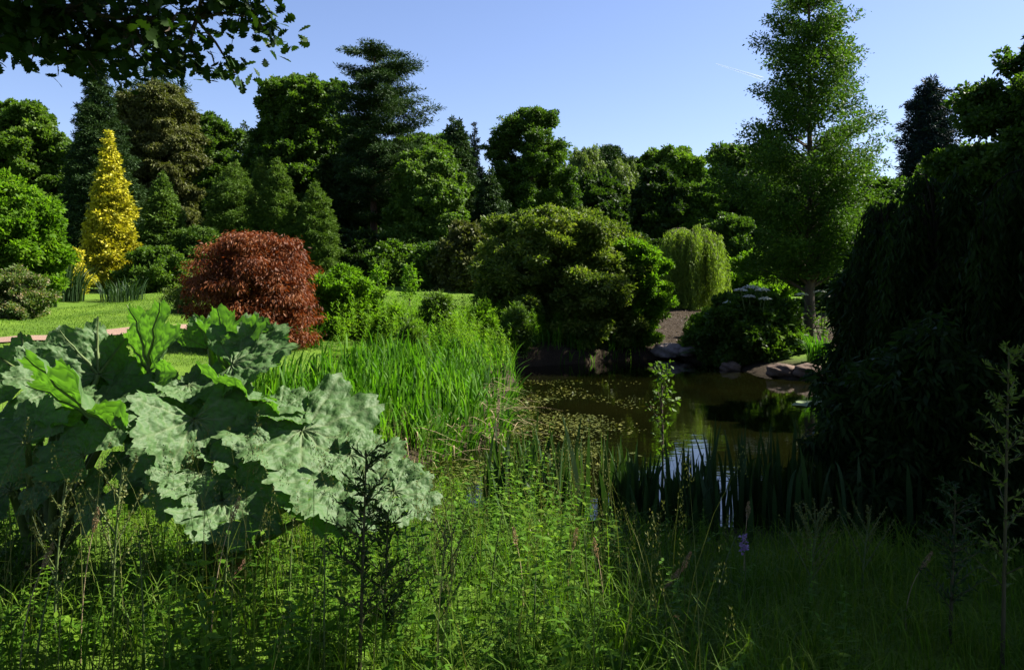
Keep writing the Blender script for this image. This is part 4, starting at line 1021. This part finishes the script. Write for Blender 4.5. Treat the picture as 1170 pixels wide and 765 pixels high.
leaf_quads(mb, b, Z3 + r.normal(0, .16, (n, 3)), rdir(r, n) * [1, 1, .12], r.uniform(.03, .09, n) * (1 + 1.2 * (r.random(n) < .06)), r.uniform(.02, .05, n) * (1 + 1.5 * (r.random(n) < .06)), .05)
tag(mb.build("pond_weed", L_WEED), "yellow green pond weed floating on the left half of the pond", "pond weed", kind="stuff")

# ------------------------------------------------------------------ foreground meadow
r = rng_of(500)
def infr(x, y, m=.5): return np.abs(x) < .66 * y + m
b = scatter(r, 125000, -7.5, 7.5, 1.5, 9.2, lambda x, y: infr(x, y, 1.6) & (pond_sd(x, y) > .25) & (r.random(len(x)) < (.35 + .65 * clumpy(x, y, 3.0)) * (1 - .45 * smooth(5, 8, y)) * (.45 + .55 * smooth(-.6, 1.2, x)) * (1 - .8 * smooth(2.6, 1.2, pond_sd(x, y)) * smooth(-.6, .3, x))))
n = len(b); mb = MB()
hgt = r.uniform(.22, .58, n) * (.75 + .5 * clumpy(b[:, 0], b[:, 1], 1.5, 1)) * (1 - .25 * smooth(3.2, 2.0, b[:, 1])) * (1 - .35 * smooth(.2, 1.8, b[:, 0]))
blades(mb, b, hgt, r.uniform(0, 6.28, n), r.uniform(.1, .75, n), r.uniform(.004, .009, n), r.uniform(.1, .75, n), 4, r)
tag(mb.build("meadow_grass", L_GRASS), "long tangled grass across the foreground", "grass", kind="stuff")
# fine flowering grass tops
b = scatter(r, 620, -4.5, .8, 2.6, 6.6, lambda x, y: infr(x, y, .2) & (pond_sd(x, y) > 1.6))
n = len(b); mb = MB()
hh = r.uniform(.5, 1.1, n); az = r.uniform(0, 6.28, n); ln = r.uniform(.05, .3, n)
blades(mb, b, hh, az, ln, 0.004 + 0 * hh, 0.05 + 0 * hh, 4, r)
top = b + Z3 * (hh * .95)[:, None] + np.stack([np.cos(az), np.sin(az), 0 * az], -1) * (hh * ln * 1.03)[:, None]
idx = np.repeat(np.arange(n), 26); s = r.random(len(idx)); a = r.uniform(0, 6.28, len(idx))
p = top[idx] + np.stack([np.cos(a), np.sin(a), 0 * a], -1) * (.004 + .022 * (1 - s))[:, None] + Z3 * (s * .13 - .09)[:, None]
leaf_quads(mb, p, rdir(r, len(idx)), Z3 + .6 * rdir(r, len(idx)), .012, .005)
tag(mb.build("flowering_grass", L_SEEDGR), "fine flowering grass tops above the foreground meadow", "grass", kind="stuff")
# leafy weeds
b = scatter(r, 2100, -4.2, 1.6, 2.7, 7.4, lambda x, y: infr(x, y, .3) & (pond_sd(x, y) > .35) & (r.random(len(x)) < (1 - .9 * smooth(-.6, 1.4, x)) * (1 - .8 * smooth(2.4, 1.2, pond_sd(x, y)) * smooth(-1.2, 0, x)) * np.clip(1.5 * clumpy(x, y, 2.4, .5) - .25, .05, 1)))
mb = MB(); P, T, N, LL = [], [], [], []
for p in b:
    hh = (.22 + .72 * r.random() ** 1.5) * (.6 if (-2.6 < p[0] < -.5 and 3.75 < p[1] < 6.2) else 1) * (1.12 if abs(p[0] + .45) < .75 else .7) * (.65 + .6 * float(clumpy(p[0], p[1], 1.9, 2.2))); m = int(r.integers(10, 22)) * 2; a0 = r.uniform(0, 6)
    s = np.repeat(np.linspace(.15, 1, m // 2), 2); a = a0 + np.repeat(np.arange(m // 2) * 1.57, 2) + np.tile([0, pi], m // 2)
    d = np.stack([np.cos(a), np.sin(a), 0 * a], -1); lx = r.normal(0, .16, 2)
    ax = p + np.stack([lx[0] * s ** 2, lx[1] * s ** 2, hh * s], -1)
    P.append(ax); T.append(d + Z3 * r.uniform(-.3, .6, (m, 1))); N.append(Z3 + .4 * rdir(r, m)); LL.append((.095 - .06 * s) * r.uniform(.6, 1.2) * (1 if r.random() < .6 else .55))
    blades(mb, p[None], np.array([hh]), np.array([math.atan2(lx[1], lx[0])]), np.array([np.hypot(*lx) / hh]), .005, 0.0, 3, None)
P, T, N, LL = map(np.concatenate, (P, T, N, LL))
leaf_full(mb, P, N, T, LL, LL * .5)
tag(mb.build("leafy_weeds", L_HERB), "leafy green weeds tangled below the giant rhubarb", "weeds", kind="stuff")
# short lawn grass
b = scatter(r, 60000, -14, 0, 15, 34, lambda x, y: (pond_sd(x, y) > 2.0) & (np.abs(np.interp(y, py_, px_) - x) > .75) & infr(x, y, 1))
n = len(b); mb = MB()
blades(mb, b, r.uniform(.03, .08, n), r.uniform(0, 6.28, n), r.uniform(.2, .8, n), r.uniform(.008, .016, n), .3, 2, r)
tag(mb.build("lawn_grass", L_GRASS), "short mown grass of the lawn", "grass", kind="stuff")
# litter on the mulch slope
b = scatter(r, 9000, 3.5, 14, 25, 43, lambda x, y: pond_sd(x, y) > .1)
n = len(b); b[:, 2] += .012; mb = MB()
leaf_quads(mb, b, Z3 + .5 * rdir(r, n), rdir(r, n) * [1, 1, .3], r.uniform(.05, .12, n), r.uniform(.03, .07, n))
tag(mb.build("leaf_litter", leafmat("litter", (.02, .014, .009), (.05, .035, .023), (.10, .07, .05), trans=.1)), "brown leaf litter on the mulch slope below the willow", "leaf litter", kind="stuff")

# single weeds that stand out
def nettle(label, u, v0, Y, seed, leaf=L_HERB, Ls=.09, name="nettle_plant", group=None, dens=1.0, thin=.5, stem=STALK):
    r = rng_of(seed); x = (u - UC) * Y / F; z = float(zt(x, Y)); hh = H - (v0 - VH) * Y / F - z
    root = thing(name, label, "plant", (x, Y, z), group)
    lx = r.normal(0, .06, 2); ss = np.linspace(0, 1, 8)
    sm = MB(); tube(sm, np.stack([lx[0] * ss ** 2, lx[1] * ss ** 2, hh * ss - .02], -1), np.linspace(.007, .002, 8), 5)
    sm.build("stem", stem, root)
    m = max(3, int(hh / .075 * dens)); s = np.repeat(np.linspace(.2, .98, m), 2); a = np.repeat(np.arange(m) * 1.57 + r.uniform(0, 3), 2) + np.tile([0, pi], m) + r.normal(0, .2, 2 * m)
    d = np.stack([np.cos(a), np.sin(a), 0 * a], -1)
    p = np.stack([lx[0] * s ** 2, lx[1] * s ** 2, hh * s - .02], -1) + d * .01
    LL = Ls * (1.15 - .75 * s) * r.uniform(.8, 1.15, 2 * m)
    mb = MB(); leaf_full(mb, p, Z3 + .35 * d + .2 * rdir(r, 2 * m), d + Z3 * r.uniform(-.25, .45, (2 * m, 1)), LL, LL * thin)
    mb.build("foliage", leaf, root)
    return root
for k, (u, v0, Y, lab) in enumerate([
        (672, 598, 4.3, "single leafy nettle with bright leaves at the left end of the dark irises"), (255, 552, 3.7, "nettle in front of the hanging pale rhubarb leaf"),
        (330, 585, 3.8, "nettle below the small upright rhubarb leaf"), (470, 560, 4.2, "nettle in front of the lowest rhubarb leaf"), (520, 540, 4.6, "tall light green weed between the rhubarb and the dark irises"),
        (560, 575, 4.2, "leafy weed at the edge of the dark irises"), (610, 640, 3.8, "short leafy weed in the sunlit middle of the meadow"), (165, 610, 3.4, "leafy weed in the shade below the left rhubarb"),
        (370, 610, 3.3, "nettle beside the dark tall thistle"), (690, 575, 5.0, "pale weed against the dark iris leaves"), (820, 610, 4.6, "dim leafy weed in the shaded grass on the right"), (40, 640, 3.3, "broad leaved weed at the left edge of the meadow")]):
    nettle(lab, u, v0, Y, 600 + k, group="weeds standing above the grass")
def thistle(label, u, v0, Y, seed, leaf, name="thistle_plant"):
    r = rng_of(seed); x = (u - UC) * Y / F; z = float(zt(x, Y)); hh = H - (v0 - VH) * Y / F - z
    root = thing(name, label, "plant", (x, Y, z))
    sm = MB(); ss = np.linspace(0, 1, 8); tube(sm, np.stack([.03 * ss, .0 * ss, hh * ss], -1), np.linspace(.010, .003, 8), 6)
    P, T, N, LL = [], [], [], []
    for k in range(34):
        s = r.uniform(.25, 1); a = k * 2.4; l = .20 * (1.15 - s) + .05; m = 16
        d = np.array([cos(a), sin(a), .9]); q = np.linspace(0, 1, m)
        ax = np.array([.03 * s, 0, hh * s]) + l * q[:, None] * d - Z3 * (l * .25 * q ** 2)[:, None]
        tube(sm, ax[::5], np.linspace(.003, .001, len(ax[::5])), 4)
        P.append(ax); T.append(d * .6 + .9 * rdir(r, m)); N.append(rdir(r, m)); LL.append(np.full(m, .045) * (1.1 - .5 * q))
    P, T, N, LL = map(np.concatenate, (P, T, N, LL)); mb = MB(); leaf_quads(mb, P, N, T, LL, LL * .28)
    sm.build("stem", STALK_DARK, root); mb.build("foliage", leaf, root)
thistle("tall dark thistle with feathery leaves in front of the pale rhubarb leaves", 410, 518, 3.3, 620, L_DARK)
thistle("shorter dark feathery weed just right of the tall thistle", 436, 585, 3.5, 621, L_DARK)
thistle("dim tall weed with small pale leaves at the right edge", 1145, 405, 3.6, 622, L_BIRCH, "tall_weed")
thistle("dim feathery weed in the shade left of the right edge weed", 1085, 560, 4.0, 623, L_IRISDK, "tall_weed")
def dock(label, u, v0, Y, seed, nbr=9, mat=L_SEEDGR, name="dock_plant"):
    r = rng_of(seed); x = (u - UC) * Y / F; z = float(zt(x, Y)); hh = H - (v0 - VH) * Y / F - z
    root = thing(name, label, "plant", (x, Y, z))
    sm, mb = MB(), MB(); ss = np.linspace(0, 1, 8); tube(sm, np.stack([.05 * ss ** 2, 0 * ss, hh * ss], -1), np.linspace(.008, .002, 8), 6)
    for k in range(nbr):
        s = .35 + .6 * k / nbr; a = k * 2.4 + r.normal(0, .3); l = .36 * (1.1 - s) + .08; m = 44
        q = r.random(m); d = np.array([cos(a) * .5, sin(a) * .5, .9])
        ax = np.array([.05 * s * s, 0, hh * s])
        tube(sm, np.stack([ax, ax + d * l * .5, ax + d * l]), np.array([.004, .003, .001]), 4)
        p = ax + d * l * (.15 + .85 * q[:, None]) + .008 * rdir(r, m)
        leaf_quads(MBk := MB(), p, rdir(r, m), rdir(r, m), .014, .011)
        MBk.build("seed_head", mat, root)
    sm.build("stem", STALK, root)
dock("branching dock with small pale seeds before the dark shade on the left", 62, 548, 3.7, 631)
dock("branching dock, second from the left edge, in front of the shaded rhubarb", 128, 530, 3.8, 632)
dock("sheaf of fine grass spikes catching light in the shaded grass", 925, 585, 4.4, 633, 14, L_SEEDGR, "grass_sheaf")
dock("thin seeding stalk among the dark irises", 985, 590, 4.8, 634, 8, L_SEEDGR, "grass_sheaf")
dock("seeding weed in the light in front of the lowest rhubarb leaf", 500, 600, 3.6, 635, 10, L_SEEDGR)
def plume(label, u, v0, Y, seed, lean):
    r = rng_of(seed); x = (u - UC) * Y / F; z = float(zt(x, Y)); hh = H - (v0 - VH) * Y / F - z
    root = thing("grass_stalk", label, "grass stalk", (x, Y, z), "tall grass stalks with pale seed heads")
    ss = np.linspace(0, 1, 9); ax = np.stack([lean * ss ** 2.5 * hh, .1 * ss * lean, hh * ss], -1)
    sm = MB(); tube(sm, ax, np.linspace(.0035, .0015, 9), 4); sm.build("stem", STRAW, root)
    n = 190; q = r.random(n); e = ax[-1]; d = unit((ax[-1] - ax[-3])[None])[0]
    w = .011 * np.sin(pi * np.clip(q * .92 + .06, 0, 1)) + .002
    p = e + d * (.11 * q - .075)[:, None] + rdir(r, n) * w[:, None]
    mb = MB(); leaf_quads(mb, p, rdir(r, n), d + .5 * rdir(r, n), .011, .004); mb.build("seed_head", L_SEED, root)
for k, (u, v0, Y, ln, lab) in enumerate([(240, 578, 3.5, .15, "pale pink grass plume before the hanging rhubarb leaf"), (22, 632, 3.3, .2, "pink grass plume at the left edge"), (92, 590, 3.6, .1, "pale grass plume between the two docks"),
        (690, 622, 4.2, -.1, "pink grass plume at the foot of the dark irises"), (648, 612, 4.4, .1, "grass plume at the left end of the dark irises"), (765, 640, 4.2, .25, "drooping grass plume before the dark iris leaves"),
        (742, 660, 4.0, .4, "bent grass plume low in the shaded grass"), (850, 580, 4.9, .05, "upright pale plume among the dark irises"), (1035, 640, 4.2, .35, "dim nodding plume in the shade near the right edge"), (598, 610, 4.3, -.1, "thin plume in the light left of the irises")]):
    plume(lab, u, v0, Y, 650 + k, ln)
# purple flower and fallen leaf
x, Y = (850 - UC) * 4.6 / F, 4.6; z = float(zt(x, Y)); hh = H - (612 - VH) * Y / F - z
fl = thing("purple_flower", "small purple flower spike in the shaded grass", "flower", (x, Y, z))
sm = MB(); tube(sm, np.array([[0, 0, 0], [.01, 0, hh * .5], [0, 0, hh]]), np.array([.004, .003, .002]), 5); sm.build("stem", STALK, fl)
mb = MB(); r = rng_of(680); n = 60; q = r.random(n)
leaf_quads(mb, np.stack([0 * q, 0 * q, hh - .09 + .1 * q], -1) + .014 * rdir(r, n), rdir(r, n), rdir(r, n), .022, .014); mb.build("petals", L_PURPLE, fl)
p = at(768, 706, 3.9); mb = MB()
leaf_full(mb, np.zeros((1, 3)), np.array([[.2, -.6, .8]]), np.array([[1., .1, .1]]), .055, .035)
tag(mb.build("fallen_leaf", L_ORANGE, None, tuple(p)), "orange fallen leaf caught in the grass", "leaf")

# vapour trail high above the redwood
def trail():
    m, N, Lk = newmat("vapour")
    p = N.new("ShaderNodeBsdfPrincipled"); p.inputs["Base Color"].default_value = (.9, .9, .92, 1); p.inputs["Roughness"].default_value = 1
    t = N.new("ShaderNodeBsdfTransparent"); tc = N.new("ShaderNodeTexCoord"); nz = N.new("ShaderNodeTexNoise"); nz.inputs["Scale"].default_value = .02
    Lk.new(tc.outputs["Object"], nz.inputs["Vector"])
    ms = N.new("ShaderNodeMixShader"); rp = ramp(N, [(.35, (.12, .12, .12)), (.7, (.4, .4, .4))]); Lk.new(nz.outputs["Fac"], rp.inputs[0])
    Lk.new(rp.outputs[0], ms.inputs[0]); Lk.new(t.outputs[0], ms.inputs[1]); Lk.new(p.outputs[0], ms.inputs[2])
    o = N.new("ShaderNodeOutputMaterial"); Lk.new(ms.outputs[0], o.inputs[0]); return m
a, b = at(818, 73, 2600), at(872, 90, 2500)
mb = MB(); ss = np.linspace(0, 1, 20)[:, None]
tube(mb, (a + (b - a) * ss) - a, 1.0 + 4.0 * ss[:, 0] ** .8, 10)
tag(mb.build("vapour_trail", trail(), None, tuple(a), shade=True), "short thin white vapour trail in the blue sky", "vapour trail")
